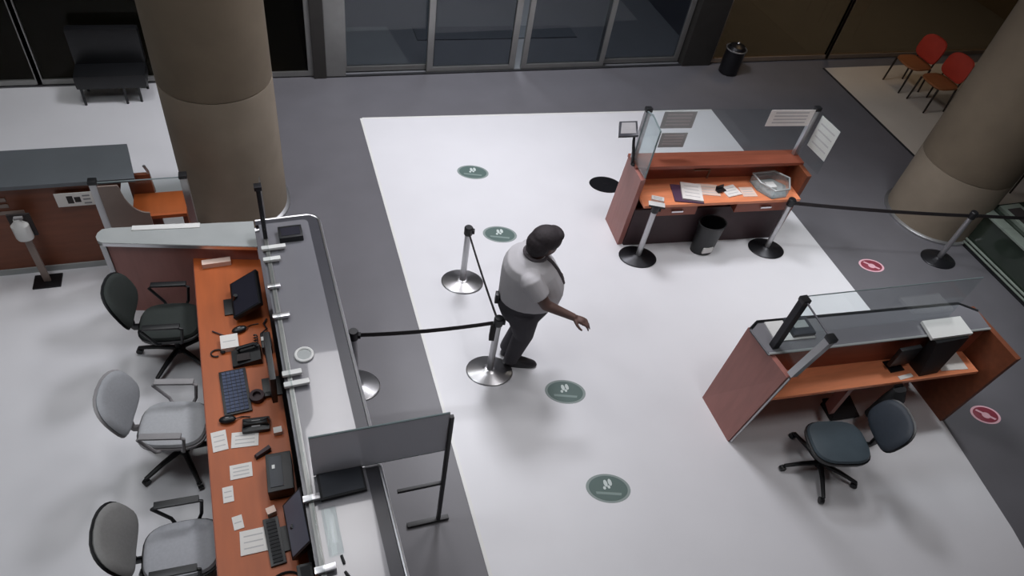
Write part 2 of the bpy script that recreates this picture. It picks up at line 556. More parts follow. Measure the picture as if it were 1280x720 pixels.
# acrylic shield on the counter: channel, clamps, sheets, corner post
shd = thing('acrylic_shield', 'clear acrylic counter shield held in a silver channel along the grey counter', 'screen', Lw(-.485, -.1, CT), TH)
b = B(); box(b, -.017, .017, -4.9, 0.0, 0.001, .022, .003); obj('channel', b, 'alu', shd)
for k, (v0, v1) in enumerate(((-.85, -.03), (-1.72, -.90), (-2.20, -1.77), (-2.72, -2.46), (-3.9, -2.77))):
    b = B(); box(b, -.004, .004, v0, v1, .02, .52); obj('sheet', b, 'G_clear', shd)
for v, w in ((-.15, .15), (-.29, .09), (-.60, .05), (-.93, .08), (-1.50, .09), (-1.60, .13), (-2.52, .06), (-3.0, .08)):
    b = B(); box(b, -.05, w, v - .022, v + .022, .023, .05, .008); obj('clamp', b, 'white' if w > .085 else 'chrome', shd)
b = B(); box(b, -.018, .018, -.018, .018, 0.0, .58, .004); box(b, -.03, .03, -.03, .03, .56, .60, .005); obj('corner_post', b, 'steel_dark', shd)
b = B(); slab_v(b, (.0, .02), (.03, .24), .02, .5, .008); obj('sheet', b, 'G_clear', shd)

o = thing('card_terminal', 'black box terminal at the far rounded end of the grey counter', 'terminal', Lw(-.275, -.10, CT), TH)
b = B(); box(b, -.10, .10, -.075, .075, 0, .06, .006); obj('housing', b, 'black', o)
b = B(); box(b, -.08, .08, -.05, .05, .06, .063); obj('display', b, 'screen', o)
o = thing('speak_ring', 'white oval ring lying on the grey counter beside the shield', 'ring', Lw(-.355, -1.43, CT), TH)
b = B(); tube(b, [(.062 * math.cos(2 * math.pi * i / 24), .062 * math.sin(2 * math.pi * i / 24), .008) for i in range(24)], .012, 8, closed=True); obj('rim', b, 'white', o)
b = B(); lathe(b, [(.05, .001), (.05, .008)], seg=24); obj('centre_disc', b, 'ledge', o)
o = thing('flat_terminal', 'dark flat display terminal set on the counter before the divider', 'terminal', Lw(-.275, -2.53, CT), TH)
b = B(); box(b, -.15, .15, -.12, .12, 0, .03, .006); obj('housing', b, 'black_soft', o)
b = B(); box(b, -.135, .135, -.105, .105, .03, .033); obj('display', b, 'dark_lid', o)
o = tag(bx('paper_tray', 'G_clear', None, -.045, .045, -.16, .16, 0, .02, .004), 'narrow clear plastic tray on the counter near the divider', 'tray')
o.location = Lw(-.39, -2.86, CT + .001); o.rotation_euler = (0, 0, TH)
for (u, v, a, l, lab) in ((-.36, -3.06, .2, .028, 'small dark rubber stamp on the bright counter'), (-.33, -3.20, .5, .07, 'dark pen lying on the bright counter past the stamp'), (-.37, -3.24, .4, .06, 'grey pen lying beside the dark pen on the counter')):
    b = B(); tube(b, [(0, -l, .008), (0, l, .008)], .009, 8)
    tag(obj('stamp' if 'stamp' in lab else 'pen', b, 'black' if 'dark' in lab else 'ink', None, Lw(u, v, CT), a), lab, 'stamp' if 'stamp' in lab else 'pen')

# divider across the public side
dv = thing('acrylic_divider', 'grey acrylic divider panel standing across the counter on a black post', 'divider', (0.9, 2.43, 0))
b = B(); prism(b, [(-.93, -.006), (-.03, -.006), (-.03, .006), (-.93, .006)], 1.125, 1.58); obj('panel', b, 'G_frost', dv)
b = B(); tube(b, [(-.93, 0, 1.585), (-.03, 0, 1.585)], .007, 6); obj('top_edge', b, 'G_edge', dv)
b = B(); tube(b, [(-.93, 0, 1.12), (-.03, 0, 1.12)], .007, 6); obj('bottom_edge', b, 'G_edge', dv)
b = B(); box(b, -.03, .0, -.015, .015, 0.0, 1.54, .004); obj('post', b, 'black', dv)
b = B(); box(b, -.36, -.03, -.012, .012, .62, .65, .004); obj('rail', b, 'black', dv)
b = B(); box(b, -.27, .07, -.02, .02, 0.0, .03, .004); obj('foot_bar', b, 'black', dv)

# ------------------------------------------------------------------ things on the staff desk
DZ = .731


def on_desk(u, v, z=0.0):
    return Lw(u, v, DZ + z)


def monitor(u, v, w, h, tilt, label, sm='screen', turn=0.0, lift=.11):
    """desk monitor: w along the desk, screen facing the staff side"""
    o = thing('monitor', label, 'monitor', on_desk(u, v), TH + turn)
    n = 0
    mt = Matrix.Translation((0, 0, lift)) @ Matrix.Rotation(tilt, 4, 'Y')
    b = B(); box(b, -.02, .02, -w / 2, w / 2, 0, h, .006); xform(b, 0, mt); obj('housing', b, 'black', o)
    b = B(); box(b, -.023, -.0195, -w / 2 + .015, w / 2 - .015, .02, h - .015); xform(b, 0, mt); obj('screen_face', b, sm, o)
    b = B(); tube(b, [(.0, 0, .005), (.03 if tilt > .2 else 0, 0, lift + .08)], .018, 8); obj('stand', b, 'black', o)
    b = B(); box(b, -.08, .06, -.09, .09, 0, .014, .005); obj('foot', b, 'black', o)
    return o


def keyboard(u, v, w, d, label, turn=0.0, km='keys'):
    o = thing('keyboard', label, 'keyboard', on_desk(u, v), TH + turn)
    b = B(); box(b, -d / 2, d / 2, -w / 2, w / 2, 0, .018, .005); obj('tray', b, 'black', o)
    b = B()
    nr, nc = 5, 12
    for i in range(nr):
        for j in range(nc):
            x = -d / 2 + .018 + (d - .036) * (i + .5) / nr
            y = -w / 2 + .015 + (w - .03) * (j + .5) / nc
            s, t = (d - .036) / nr * .42, (w - .03) / nc * .42
            box(b, x - s, x + s, y - t, y + t, .018, .026)
    k = obj('keys', b, km, o); k['kind'] = 'stuff'
    return o


def sheet(name, u, v, w, d, label, m='paper', turn=0.0, th=.004, cat='paper', lines=3, group='papers on the staff desk'):
    o = thing(name, label, cat, on_desk(u, v), TH + turn, group)
    b = B(); box(b, -w / 2, w / 2, -d / 2, d / 2, .0005, th); obj('leaf', b, m, o)
    b = B()
    for i in range(lines):
        y = d / 2 - d * (i + 1) / (lines + 1)
        box(b, -w * .36, w * .36, y - .004, y + .004, th, th + .0006)
    obj('print', b, 'print', o)
    return o


def mouse(u, v, label, turn=0.0):
    o = thing('computer_mouse', label, 'mouse', on_desk(u, v), TH + turn)
    b = B(); ball(b, (0, 0, .0225), .062, .034, .022, 14, 8); obj('shell', b, 'black', o)
    b = B(); box(b, -.012, .012, -.004, .004, .041, .047, .001); obj('wheel', b, 'ink', o)
    b = B(); tube(b, [(.055, 0, .02), (.10, .02, .007), (.16, .01, .007)], .004, 6); obj('cable', b, 'black', o)
    return o


sheet('desk_sign', -.93, .05, .24, .06, 'small pinkish name sign standing at the far end of the orange desk', 'paper_pink', th=.05, cat='sign', lines=0, group=None)
monitor(-.83, -.49, .40, .27, 1.02, 'dark screened monitor at the far end of the orange desk', lift=.06)
mouse(-.81, -.77, 'black mouse beside the far monitor on the orange desk', .2)
sheet('note_block', -.895, -.90, .135, .14, 'white square note block on the orange desk', 'paper', th=.05, lines=1)
o = thing('desk_telephone', 'black desk telephone with curled cord next to the white note block', 'telephone', on_desk(-.782, -1.066), TH)
b = B(); hexa(b, [(-.11, -.085, 0), (.12, -.085, 0), (.12, .085, 0), (-.11, .085, 0)], [(-.11, -.08, .02), (.11, -.08, .06), (.11, .08, .06), (-.11, .08, .02)]); obj('body', b, 'black', o)
b = B(); tube(b, [(-.06, .05, .06), (-.04, .055, .075), (.07, .055, .095), (.09, .05, .085)], [.022, .016, .016, .022], 8); obj('handset', b, 'black', o)
b = B(); box(b, -.07, .03, -.06, .01, .035, .056); obj('keypad', b, 'ink_dark', o)
b = B(); tube(b, [(.09 + .015 * math.cos(i * 1.3), .07 + i * .006, .03 + .015 * math.sin(i * 1.3)) for i in range(24)], .005, 6); obj('cord', b, 'black', o)
o = thing('headset', 'black headset loop lying on the orange desk left of the note block', 'headset', on_desk(-1.0, -.97), TH)
b = B(); tube(b, [(.045 * math.cos(a * .31), .035 * math.sin(a * .31), .01) for a in range(17)], .006, 6); obj('band', b, 'black', o)
b = B(); ball(b, (.045, 0, .014), .02, .02, .014, 10, 6); obj('ear_pad', b, 'black_soft', o)
o = thing('barcode_scanner', 'black scanner with tangled cable between telephone and counter', 'scanner', on_desk(-.615, -.98), TH)
b = B(); box(b, -.04, .04, -.09, .07, 0, .10, .015); obj('housing', b, 'black', o)
b = B(); tube(b, [(0, .07, .05), (-.03, .12, .03), (.02, .17, .02), (.0, .23, .02), (.03, .28, .02)], .008, 6); obj('cable', b, 'black', o)
b = B(); box(b, -.035, -.005, -.02, .02, .1, .106); obj('window', b, 'white', o)
keyboard(-.895, -1.38, .42, .20, 'black keyboard with blue grey keys in the middle of the orange desk', .03)
monitor(-.615, -1.40, .46, .30, .05, 'slim black monitor seen from above behind the middle keyboard')
o = thing('tape_dispenser', 'round dark tape dispenser right of the middle keyboard', 'dispenser', on_desk(-.742, -1.475), TH)
b = B(); lathe(b, [(.05, 0), (.058, .02), (.055, .045), (.03, .05), (.028, .02)], seg=20); obj('reel', b, 'shade_panel', o)
b = B(); box(b, .03, .10, -.02, .02, 0, .03, .005); obj('cutter', b, 'black', o)
mouse(-.97, -1.63, 'black mouse near the desk edge past the middle keyboard', -.1)
o = thing('desk_telephone', 'black telephone above two white papers on the orange desk', 'telephone', on_desk(-.775, -1.73), TH - .1)
b = B(); box(b, -.10, .10, -.06, .06, 0, .04, .02); obj('body', b, 'black', o)
b = B(); tube(b, [(-.09, 0, .06), (-.05, 0, .05), (.05, 0, .05), (.09, 0, .06)], [.026, .017, .017, .026], 8); obj('handset', b, 'black', o)
b = B(); box(b, -.03, .03, -.03, .03, .04, .045); obj('keypad', b, 'ink', o)
sheet('paper_sheet', -1.04, -1.79, .105, .17, 'upright white sheet at the desk edge below the second mouse', 'paper', .05)
sheet('paper_sheet', -.865, -1.82, .19, .13, 'wide white sheet right below the second telephone', 'paper', -.12)
sheet('paper_cup', -.63, -1.82, .06, .05, 'small white note pad against the shield', 'paper', th=.04, lines=0, cat='note pad', group=None).name = 'note_pad'
o = thing('stapler', 'brown black stapler above the black printer on the orange desk', 'stapler', on_desk(-.755, -1.975), TH + .4)
b = B(); box(b, -.06, .06, -.018, .018, 0, .012, .004); obj('base', b, 'black', o)
b = B(); hexa(b, [(-.06, -.015, .02), (.06, -.015, .02), (.06, .015, .02), (-.06, .015, .02)], [(-.05, -.012, .034), (.06, -.015, .05), (.06, .015, .05), (-.05, .012, .034)]); obj('arm', b, 'shade_panel', o)
sheet('paper_sheet', -.915, -2.075, .15, .115, 'white landscape sheet alone in the middle of the bare orange desk', 'paper', -.03)
o = thing('receipt_printer', 'black receipt printer under the divider end of the shield', 'printer', on_desk(-.655, -2.21), TH - .05)
b = B(); box(b, -.09, .085, -.15, .15, 0, .12, .012); obj('housing', b, 'black', o)
b = B(); box(b, -.07, .02, -.12, .12, .12, .126, .003); obj('lid', b, 'dark_lid', o)
b = B(); box(b, -.05, -.03, .02, .05, .126, .130); obj('button', b, 'white', o)
sheet('paper_slip', -1.015, -2.235, .07, .12, 'narrow white slip near the desk edge below the landscape sheet', 'paper', .0, lines=2)
sheet('paper_slip', -.97, -2.46, .065, .10, 'small white slip touching the large sheet at the near desk end', 'paper', .1, lines=1)
sheet('paper_sheet', -.885, -2.62, .17, .17, 'large white sheet near the near keyboard on the orange desk', 'paper', -.04, th=.006)
sheet('card_holder', -.75, -2.45, .06, .05, 'tan card holder above the near keyboard', 'paper_pink', .2, th=.05, cat='card holder', lines=0, group=None)
keyboard(-.755, -2.66, .34, .10, 'narrow black keyboard before the grey blue monitor', .05, 'black_soft')
monitor(-.65, -2.66, .40, .24, .60, 'grey blue faced monitor at the near end of the orange desk', 'screen_blue', .03, lift=.08)
o = thing('cable_coil', 'black cable loop on the desk below the near keyboard', 'cable', on_desk(-.72, -2.95), TH)
b = B(); tube(b, [(.09 * math.cos(a * .3), .06 * math.sin(a * .3), .008) for a in range(22)], .008, 6); obj('loop', b, 'black', o)
o = thing('power_strip', 'black power unit behind the grey blue monitor', 'power unit', on_desk(-.59, -2.98), TH)
b = B(); box(b, -.05, .05, -.07, .07, 0, .12, .01); obj('housing', b, 'black', o)
b = B(); box(b, -.03, .03, -.05, .05, .12, .124); obj('vent', b, 'black_soft', o)
o = tag(obj('pen', (lambda b: (tube(b, [(-.05, .03, .008), (.05, -.05, .008)], .006, 6), b)[1])(B()), 'shade_panel', None, on_desk(-.97, -.76), TH), 'dark pen lying across the orange desk near the far mouse', 'pen')


# ------------------------------------------------------------------ office chairs
def office_chair(label, loc, rz, seat_m, back_m, rim_m='black', arms=True, recline=.12, backw=.22, backh=.25, turn=0.0, seatx=.25, seaty=.21, backz=.56, metal='black'):
    """chair facing its local +x"""
    o = thing('office_chair', label, 'chair', loc, rz)
    b = B(); loft(b, [((0, 0, .425), seatx - .05, seaty - .05), ((0, 0, .435), seatx - .012, seaty - .012), ((0, 0, .46), seatx, seaty), ((0, 0, .482), seatx - .012, seaty - .012), ((0, 0, .496), seatx - .07, seaty - .07), ((0, 0, .50), .02, .02)], 28, 3.2); obj('seat', b, seat_m, o)
    b = B(); loft(b, [((0, 0, .405), seatx - .06, seaty - .06), ((0, 0, .415), seatx + .006, seaty + .006), ((0, 0, .445), seatx + .01, seaty + .01), ((0, 0, .452), seatx - .01, seaty - .01)], 28, 3.2); obj('seat_shell', b, rim_m, o)
    mt = Matrix.Translation((-seatx - .02, 0, backz)) @ Matrix.Rotation(-recline, 4, 'Y')
    for nm, m, gx, off, th in (('back_shell', rim_m, .012, -.02, .02), ('backrest', back_m, 0.0, .0, .035)):
        b = B()
        secs = []
        w, h = backw + gx, backh + gx
        # rounded shield outline lofted along x
        outline = []
        for i in range(28):
            t = 2 * math.pi * i / 28
            ct, st = math.cos(t), math.sin(t)
            outline.append((w * math.copysign(abs(ct) ** .72, ct), h * math.copysign(abs(st) ** .72, st)))
        rings = []
        for k, (xx, s) in enumerate(((off - th * .6, .86), (off - th * .3, .98), (off, 1.0), (off + th * .35, .95), (off + th * .6, .80))):
            rings.append([b.verts.new(Vector((xx + .05 * (y / w) ** 2, y * s, backh + z * s))) for y, z in outline])
        skin_rings(b, rings)
        xform(b, 0, mt)
        obj(nm, b, m, o)
    b = B(); tube(b, [(-.05, 0, .42), (-seatx - .05, 0, .42), (-seatx - .075, 0, .47), (-seatx - .07, 0, backz + .14)], [.02, .02, .022, .018], 8, 2.0); obj('back_bar', b, rim_m, o)
    if arms:
        for s in (-1, 1):
            y = s * (seaty + .035)
            b = B()
            tube(b, [(.10, y * .9, .43), (.12, y, .46), (.15, y, .64), (.10, y, .665), (-.14, y, .665), (-.17, y, .64), (-.08, y, .46), (-.06, y * .9, .43)], .013, 8)
            a = obj('armrest', b, rim_m, o)
            b = B(); box(b, -.15, .14, y - .026, y + .026, .668, .69, .008); obj('arm_pad', b, rim_m, a)
    b = B(); tube(b, [(0, 0, .09), (0, 0, .25), (0, 0, .255), (0, 0, .41)], [.03, .03, .018, .018], 10); obj('gas_lift', b, 'black', o)
    b = B(); lathe(b, [(.05, .07), (.055, .09), (.04, .12), (.03, .125)], seg=16); obj('hub', b, metal, o)
    for k in range(5):
        a = 2 * math.pi * k / 5 + turn
        ca, sa = math.cos(a), math.sin(a)
        b = B(); tube(b, [(.03 * ca, .03 * sa, .10), (.18 * ca, .18 * sa, .10), (.35 * ca, .35 * sa, .075)], [.026, .022, .017], 8); lg = obj('leg', b, metal, o)
        b = B(); tube(b, [(.35 * ca - .02 * sa, .35 * sa + .02 * ca, .03), (.35 * ca + .02 * sa, .35 * sa - .02 * ca, .03)], .03, 12); tube(b, [(.35 * ca, .35 * sa, .04), (.35 * ca, .35 * sa, .08)], .01, 6); obj('caster', b, 'black', lg)
    return o


office_chair('black fabric office chair at the far end of the staff desk', (-1.06, 4.53, .004), -.10, 'seat_black', 'seat_black', turn=.5, recline=.32, backw=.225, backh=.205)
office_chair('light grey office chair in the middle of the staff side, back to the desk end', (-1.02, 3.46, .004), -.18, 'seat_pale', 'back_grey', 'ink', turn=.2, recline=.36, backw=.235, backh=.205)
office_chair('grey office chair with black armrests nearest the lower end of the staff desk', (-.955, 2.42, .004), -.03, 'seat_grey', 'back_taupe', 'black', turn=.4, recline=.38, backw=.235, backh=.205)
office_chair('blue grey armless office chair on a black star base at the near kiosk desk', (4.42, 2.12, .004), math.pi - .22, 'seat_blue', 'back_blue', 'black', arms=False, recline=.42, turn=.05, seatx=.27, seaty=.215, backw=.215, backh=.185)

# ------------------------------------------------------------------ counter at the back left
lc = thing('back_counter', 'dark brown wood counter with blue grey stone top at the back left', 'counter', (-2.3, 5.8, 0))
b = B(); hexa(b, [(-2.2, .02, .06), (.62, .02, .06), (.62, .46, .06), (-2.2, .46, .06)], [(-2.2, .02, 1.05), (.92, .02, 1.05), (.90, .46, 1.05), (-2.2, .46, 1.05)]); obj('front_panel', b, 'wood_dark', lc)
b = B(); prism(b, [(-2.2, -.02), (1.04, -.03), (.95, .51), (-2.2, .51)], 1.05, 1.09); obj('stone_top', b, 'slate', lc)
b = B(); box(b, -2.2, .75, .005, .03, 0, .07); obj('plinth', b, 'ledge', lc)
o = tag(bx('wall_sign', 'paper', None, -.15, .15, -.012, 0, -.075, .075, .002), 'white printed sign plate on the brown back counter', 'sign'); o.name = 'sign_plate'
o.location = (-1.80, 5.79, .89)
for (x0, x1, z0, z1) in ((-.06, -.01, -.04, .045), (.0, .05, -.03, .03)):
    bx('dark_mark', 'ink_dark', o, x0, x1, -.0135, -.012, z0, z1)
for z in (-.045, 0, .04):
    bx('text_line', 'ink', o, .07, .13, -.0135, -.012, z - .008, z + .008)
o = thing('lettering', 'pale lettering lines on the brown back counter above the sanitizer', 'sign', (-2.36, 5.808, .82)); o.name = 'letter_plate'
for (x0, x1, z) in ((-.16, .02, .10), (-.05, .02, .03), (-.12, .12, -.05)):
    bx('text_line', 'taupe', o, x0, x1, 0, .008, z - .018, z + .018)
o = thing('sanitizer_stand', 'sanitizer stand with white bottle before the brown back counter', 'dispenser', (-2.26, 5.66, 0))
b = B(); box(b, -.12, .12, -.09, .09, .004, .02, .004); obj('base_plate', b, 'steel_dark', o)
b = B(); box(b, -.03, .03, -.012, .012, .02, .72, .004); obj('post', b, 'taupe', o)
b = B(); lathe(b, [(.055, .60), (.06, .62), (.06, .76), (.03, .80), (.025, .83)], (0, -.02, 0), 18, 1.2, .9); obj('bottle', b, 'white', o)
b = B(); box(b, -.02, .05, -.035, -.005, .83, .855, .005); obj('pump', b, 'ink', o)
b = B(); box(b, -.09, .09, .03, .05, .58, .84, .004); obj('back_plate', b, 'ink_dark', o)

# pass gate with acrylic and small return desk
gt = thing('pass_screen', 'clear acrylic screen between two silver posts beside the back counter', 'screen', (-1.2, 5.60, 0))
for x, z0 in ((-.36, 0.0), (.37, 0.0)):
    b = B(); box(b, x - .03, x + .03, -.03, .03, z0, 1.20, .006); p = obj('post', b, 'steel', gt)
    b = B(); box(b, x - .035, x + .035, -.035, .035, 1.20, 1.235, .006); obj('cap', b, 'black', p)
b = B(); box(b, -.33, .34, -.004, .004, .80, 1.20); obj('sheet', b, 'G_clear', gt)
b = B(); tube(b, [(-.33, 0, 1.2), (.34, 0, 1.2)], .006, 6); obj('top_edge', b, 'G_edge', gt)
b = B()
cp = [(-.33, -.24), (-.33, .44), (-.17, .44)]
for i in range(9):
    a = math.pi + math.pi / 2 * i / 8
    cp.append((.02 + .18 * math.cos(a), .40 + .30 * math.sin(a)))
cp.append((.02, -.24))
hexa(b, [(x, -.034, .74 + z) for x, z in cp], [(x, -.018, .74 + z) for x, z in cp]); obj('wing_panel', b, 'taupe', gt)
rd = thing('return_desk', 'small orange wood desk behind the clear pass screen', 'desk', (-1.15, 5.80, 0))
b = B(); box(b, -.20, .27, -.175, .17, .71, .75, .005); obj('worktop', b, 'desk_orange', rd)
b = B(); box(b, -.20, -.16, -.12, .16, 0, .71); obj('side_panel', b, 'wood_dark', rd)
b = B(); box(b, .22, .26, -.12, .16, 0, .71); obj('side_panel', b, 'wood_dark', rd)
b = B(); box(b, -.22, -.02, .171, .21, 0, .97, .004); obj('back_panel', b, 'wood_dark', rd)
b = B(); tube(b, [(-.02, .19, .75), (-.03, .19, 1.0), (-.05, .19, 1.06)], .014, 8); obj('bracket', b, 'steel', rd)


# ------------------------------------------------------------------ kiosk desks
def plan(pts, cx, cy):
    return [(x - cx, y - cy) for x, y in pts]


# far kiosk
K1 = (4.75, 5.3)
k1 = thing('kiosk_desk', 'red brown kiosk desk with drawers and papers near the back', 'desk', (*K1, 0))


def k1p(x, y): return (x - K1[0], y - K1[1])


b = B(); hexa(b, [(*k1p(3.70, 5.28), 0), (*k1p(3.76, 5.28), 0), (*k1p(3.79, 5.74), 0), (*k1p(3.73, 5.74), 0)],
              [(*k1p(3.70, 5.24), 1.0), (*k1p(3.76, 5.24), 1.0), (*k1p(3.79, 5.66), 1.0), (*k1p(3.73, 5.66), 1.0)]); obj('side_panel', b, 'wood_side', k1)
b = B(); hexa(b, [(*k1p(5.76, 5.10), 0), (*k1p(5.82, 5.10), 0), (*k1p(5.86, 5.56), 0), (*k1p(5.80, 5.56), 0)],
              [(*k1p(5.76, 5.06), 1.0), (*k1p(5.82, 5.06), 1.0), (*k1p(5.86, 5.50), 1.0), (*k1p(5.80, 5.50), 1.0)]); obj('side_panel', b, 'wood_dark', k1)
b = B(); prism(b, plan([(3.79, 5.58), (5.80, 5.42), (5.80, 5.46), (3.79, 5.62)], *K1), .02, .99); obj('back_panel', b, 'wood_red', k1)
b = B(); prism(b, plan([(3.72, 5.43), (5.84, 5.27), (5.86, 5.52), (3.73, 5.68)], *K1), .99, 1.03); obj('shelf_top', b, 'wood_red', k1)
b = B(); prism(b, plan([(3.77, 5.115), (5.75, 4.975), (5.79, 5.42), (3.79, 5.58)], *K1), .70, .735); obj('worktop', b, 'wood_top', k1)
b = B(); prism(b, plan([(3.77, 5.26), (5.76, 5.10), (5.76, 5.13), (3.77, 5.29)], *K1), .0, .55); obj('modesty_panel', b, 'shade_panel', k1)  # dark tone stands in for the shade under the desk
for (xa, xb) in ((3.95, 4.45), (4.95, 5.72)):
    ya, yb = 5.115 - (xa - 3.77) * .071, 5.115 - (xb - 3.77) * .071
    b = B(); prism(b, plan([(xa, ya + .02), (xb, yb + .02), (xb + .02, yb + .14), (xa + .02, ya + .14)], *K1), .56, .695)
    d = obj('drawer', b, 'wood_red', k1)
    xm, ym = (xa + xb) / 2, (ya + yb) / 2
    b = B(); prism(b, plan([(xm - .07, ym + .0), (xm + .07, ym - .01), (xm + .07, ym + .02), (xm - .07, ym + .02)], *K1), .62, .64); obj('handle', b, 'chrome', d)
b = B(); tube(b, [(*k1p(4.55, 5.50), .86), (*k1p(4.75, 5.485), .86), (*k1p(4.75, 5.485), .74)], .012, 6); obj('bracket', b, 'bronze', k1)
# far kiosk acrylic
ks = thing('kiosk_screen', 'clear acrylic screen with black capped posts on the far kiosk desk', 'screen', (*K1, 1.03))
for nm, x, y in (('post', 3.76, 5.60), ('post', 5.81, 5.44)):
    b = B(); bx0, by0 = k1p(x, y); box(b, bx0 - .03, bx0 + .03, by0 - .025, by0 + .025, 0.0, .60, .005); p = obj(nm, b, 'steel', ks)
    b = B(); box(b, bx0 - .035, bx0 + .035, by0 - .03, by0 + .03, .60, .645, .005); obj('cap', b, 'black', p)
b = B()
pr = [(5.57, .0), (5.57, .62), (5.46, .645), (5.24, .60), (5.24, .0)]
hexa(b, [(3.735 - K1[0], y - K1[1], z) for y, z in pr], [(3.745 - K1[0], y - K1[1], z) for y, z in pr]); obj('side_sheet', b, 'G_side', ks)
b = B(); tube(b, [(3.74 - K1[0], y - K1[1], z) for y, z in pr], .010, 6); obj('side_edge', b, 'G_edge', ks)
b = B(); slab_v(b, k1p(3.79, 5.60), k1p(5.78, 5.44), .0, .62, .008); obj('front_sheet', b, 'G_clear', ks)
b = B(); slab_v(b, k1p(5.855, 5.40), k1p(5.875, 5.05), .0, .60, .008); obj('side_sheet', b, 'G_clear', ks)


def notice(label, p0, p1, z0, z1, m='paper', group='papers taped to the far kiosk screen'):
    c = ((p0[0] + p1[0]) / 2, (p0[1] + p1[1]) / 2)
    o = thing('notice_sheet', label, 'notice', (c[0], c[1], z0), 0, group)
    b = B(); slab_v(b, (p0[0] - c[0], p0[1] - c[1]), (p1[0] - c[0], p1[1] - c[1]), 0, z1 - z0, .004); obj('leaf', b, m, o)
    d = Vector((p1[0] - p0[0], p1[1] - p0[1]))
    b = B()
    for i in range(4):
        z = (z1 - z0) * (.18 + .2 * i)
        slab_v(b, (-d.x * .38, -d.y * .38), (d.x * .38, d.y * .38), z, z + .018, .006)
    obj('print', b, 'print', o)
    return o


notice('white notice sheet taped by the right post of the far kiosk screen', (5.22, 5.468), (5.775, 5.424), 1.44, 1.65, 'paper')
notice('white notice sheet on the right end of the far kiosk, tilted outward', (5.8625, 5.38), (5.8805, 5.06), 1.20, 1.60, 'paper')
notice('grey notice taped high on the left of the far kiosk screen', (3.95, 5.577), (4.33, 5.547), 1.42, 1.63, 'ledge')
notice('grey notice taped below another on the far kiosk screen', (4.00, 5.572), (4.31, 5.548), 1.17, 1.36, 'ledge')
o = thing('tilted_display', 'small grey tilted display on a black arm at the far kiosk side', 'display', (3.715, 5.52, 1.005))
b = B(); tube(b, [(.0, .0, .0), (-.01, .02, .12), (-.03, .06, .26), (-.03, .08, .34)], [.016, .02, .016, .014], 8); obj('arm', b, 'black', o)
b = B(); hexa(b, [(-.25, .03, .345), (-.02, .02, .345), (.03, .20, .40), (-.18, .21, .40)], [(-.25, .03, .37), (-.02, .02, .37), (.03, .20, .425), (-.18, .21, .425)]); obj('panel', b, 'band', o)
b = B(); hexa(b, [(-.22, .055, .377), (-.04, .045, .377), (.0, .18, .4185), (-.16, .19, .4185)], [(-.22, .055, .382), (-.04, .045, .382), (.0, .18, .4235), (-.16, .19, .4235)]); obj('label_plate', b, 'ink', o)
b = B(); ball(b, (.0, -.02, .012), .03, .03, .02, 10, 6); obj('clamp', b, 'black', o)

WZ = .7355


def sheet2(name, c, w, d, rz, label, m='paper', th=.006, group='papers on the far kiosk', cat='paper', z=WZ, lines=3):
    o = thing(name, label, cat, (c[0], c[1], z), rz, group)
    b = B(); box(b, -w / 2, w / 2, -d / 2, d / 2, .0, th); obj('leaf', b, m, o)
    if lines:
        b = B()
        for i in range(lines):
            y = d / 2 - d * (i + 1) / (lines + 1)
            box(b, -w * .36, w * .36, y - .005, y + .005, th, th + .0008)
        obj('print', b, 'print', o)
    return o


o = sheet2('folder', (4.36, 5.24), .34, .30, -.25, 'purple folder under white papers on the far kiosk', 'purple', .012, None, 'folder', lines=0)
sheet2('paper_stack', (4.42, 5.25), .24, .30, -.35, 'stack of white papers on the purple folder at the far kiosk', 'paper', .02, z=WZ + .0125, lines=4)
sheet2('paper_sheet', (4.66, 5.28), .26, .20, -.25, 'cream paper beside the folder stack on the far kiosk', 'paper_pink', .006)
sheet2('paper_sheet', (4.93, 5.22), .20, .18, .15, 'open cream booklet in the middle of the far kiosk worktop', 'paper', .012)
sheet2('paper_sheet', (5.14, 5.18), .18, .17, -.1, 'white sheet next to the clear tray on the far kiosk', 'paper_pink', .006)
o = thing('stamp_pad', 'black open stamp pad among the papers of the far kiosk', 'stamp pad', (4.80, 5.23, WZ + .013), .2)
b = B(); box(b, -.06, .06, -.025, .025, 0, .012, .003); obj('base', b, 'black', o)
b = B(); hexa(b, [(-.06, .025, 0), (.06, .025, 0), (.06, .03, 0), (-.06, .03, 0)], [(-.06, .04, .05), (.06, .04, .05), (.06, .045, .05), (-.06, .045, .05)]); obj('lid', b, 'black', o)
o = sheet2('paper_sheet', (3.96, 5.19), .14, .07, -.45, 'white slip on the near left corner of the far kiosk', 'white', .03)
o = thing('clear_tray', 'six sided clear plastic tray holding paper on the far kiosk', 'tray', (5.47, 5.22, WZ))
hx = [(-.20, .14), (.10, .15), (.22, .0), (.10, -.19), (-.10, -.20), (-.20, -.03)]
b = B(); prism(b, hx, 0, .01); obj('bottom', b, 'ledge', o)
b = B()
for i in range(6):
    p, q = hx[i], hx[(i + 1) % 6]
    slab_v(b, p, q, .01, .12, .008)
obj('wall', b, 'G_side', o)
b = B(); tube(b, [(x, y, .12) for x, y in hx], .012, 6, closed=True); obj('rim', b, 'ledge', o)
b = B(); box(b, -.07, .05, -.05, .05, .01, .05, .004); obj('paper_pad', b, 'white', o)
o = thing('waste_bin', 'black waste bin with white label before the far kiosk drawers', 'bin', (4.72, 5.045, 0.004))
b = B(); lathe(b, [(.02, 0), (.12, 0), (.14, .42), (.15, .43), (.135, .43), (.115, .02), (.02, .02)], seg=24, sx=1.2, sy=.9); obj('body', b, 'black', o)
b = B(); tube(b, [(.145 * 1.2 * math.cos(2 * math.pi * i / 24), .145 * .9 * math.sin(2 * math.pi * i / 24), .43) for i in range(24)], .008, 6, closed=True); obj('rim', b, 'black_soft', o)
b = B(); box(b, -.07, .06, -.122, -.105, .05, .13); obj('label_plate', b, 'white', o)

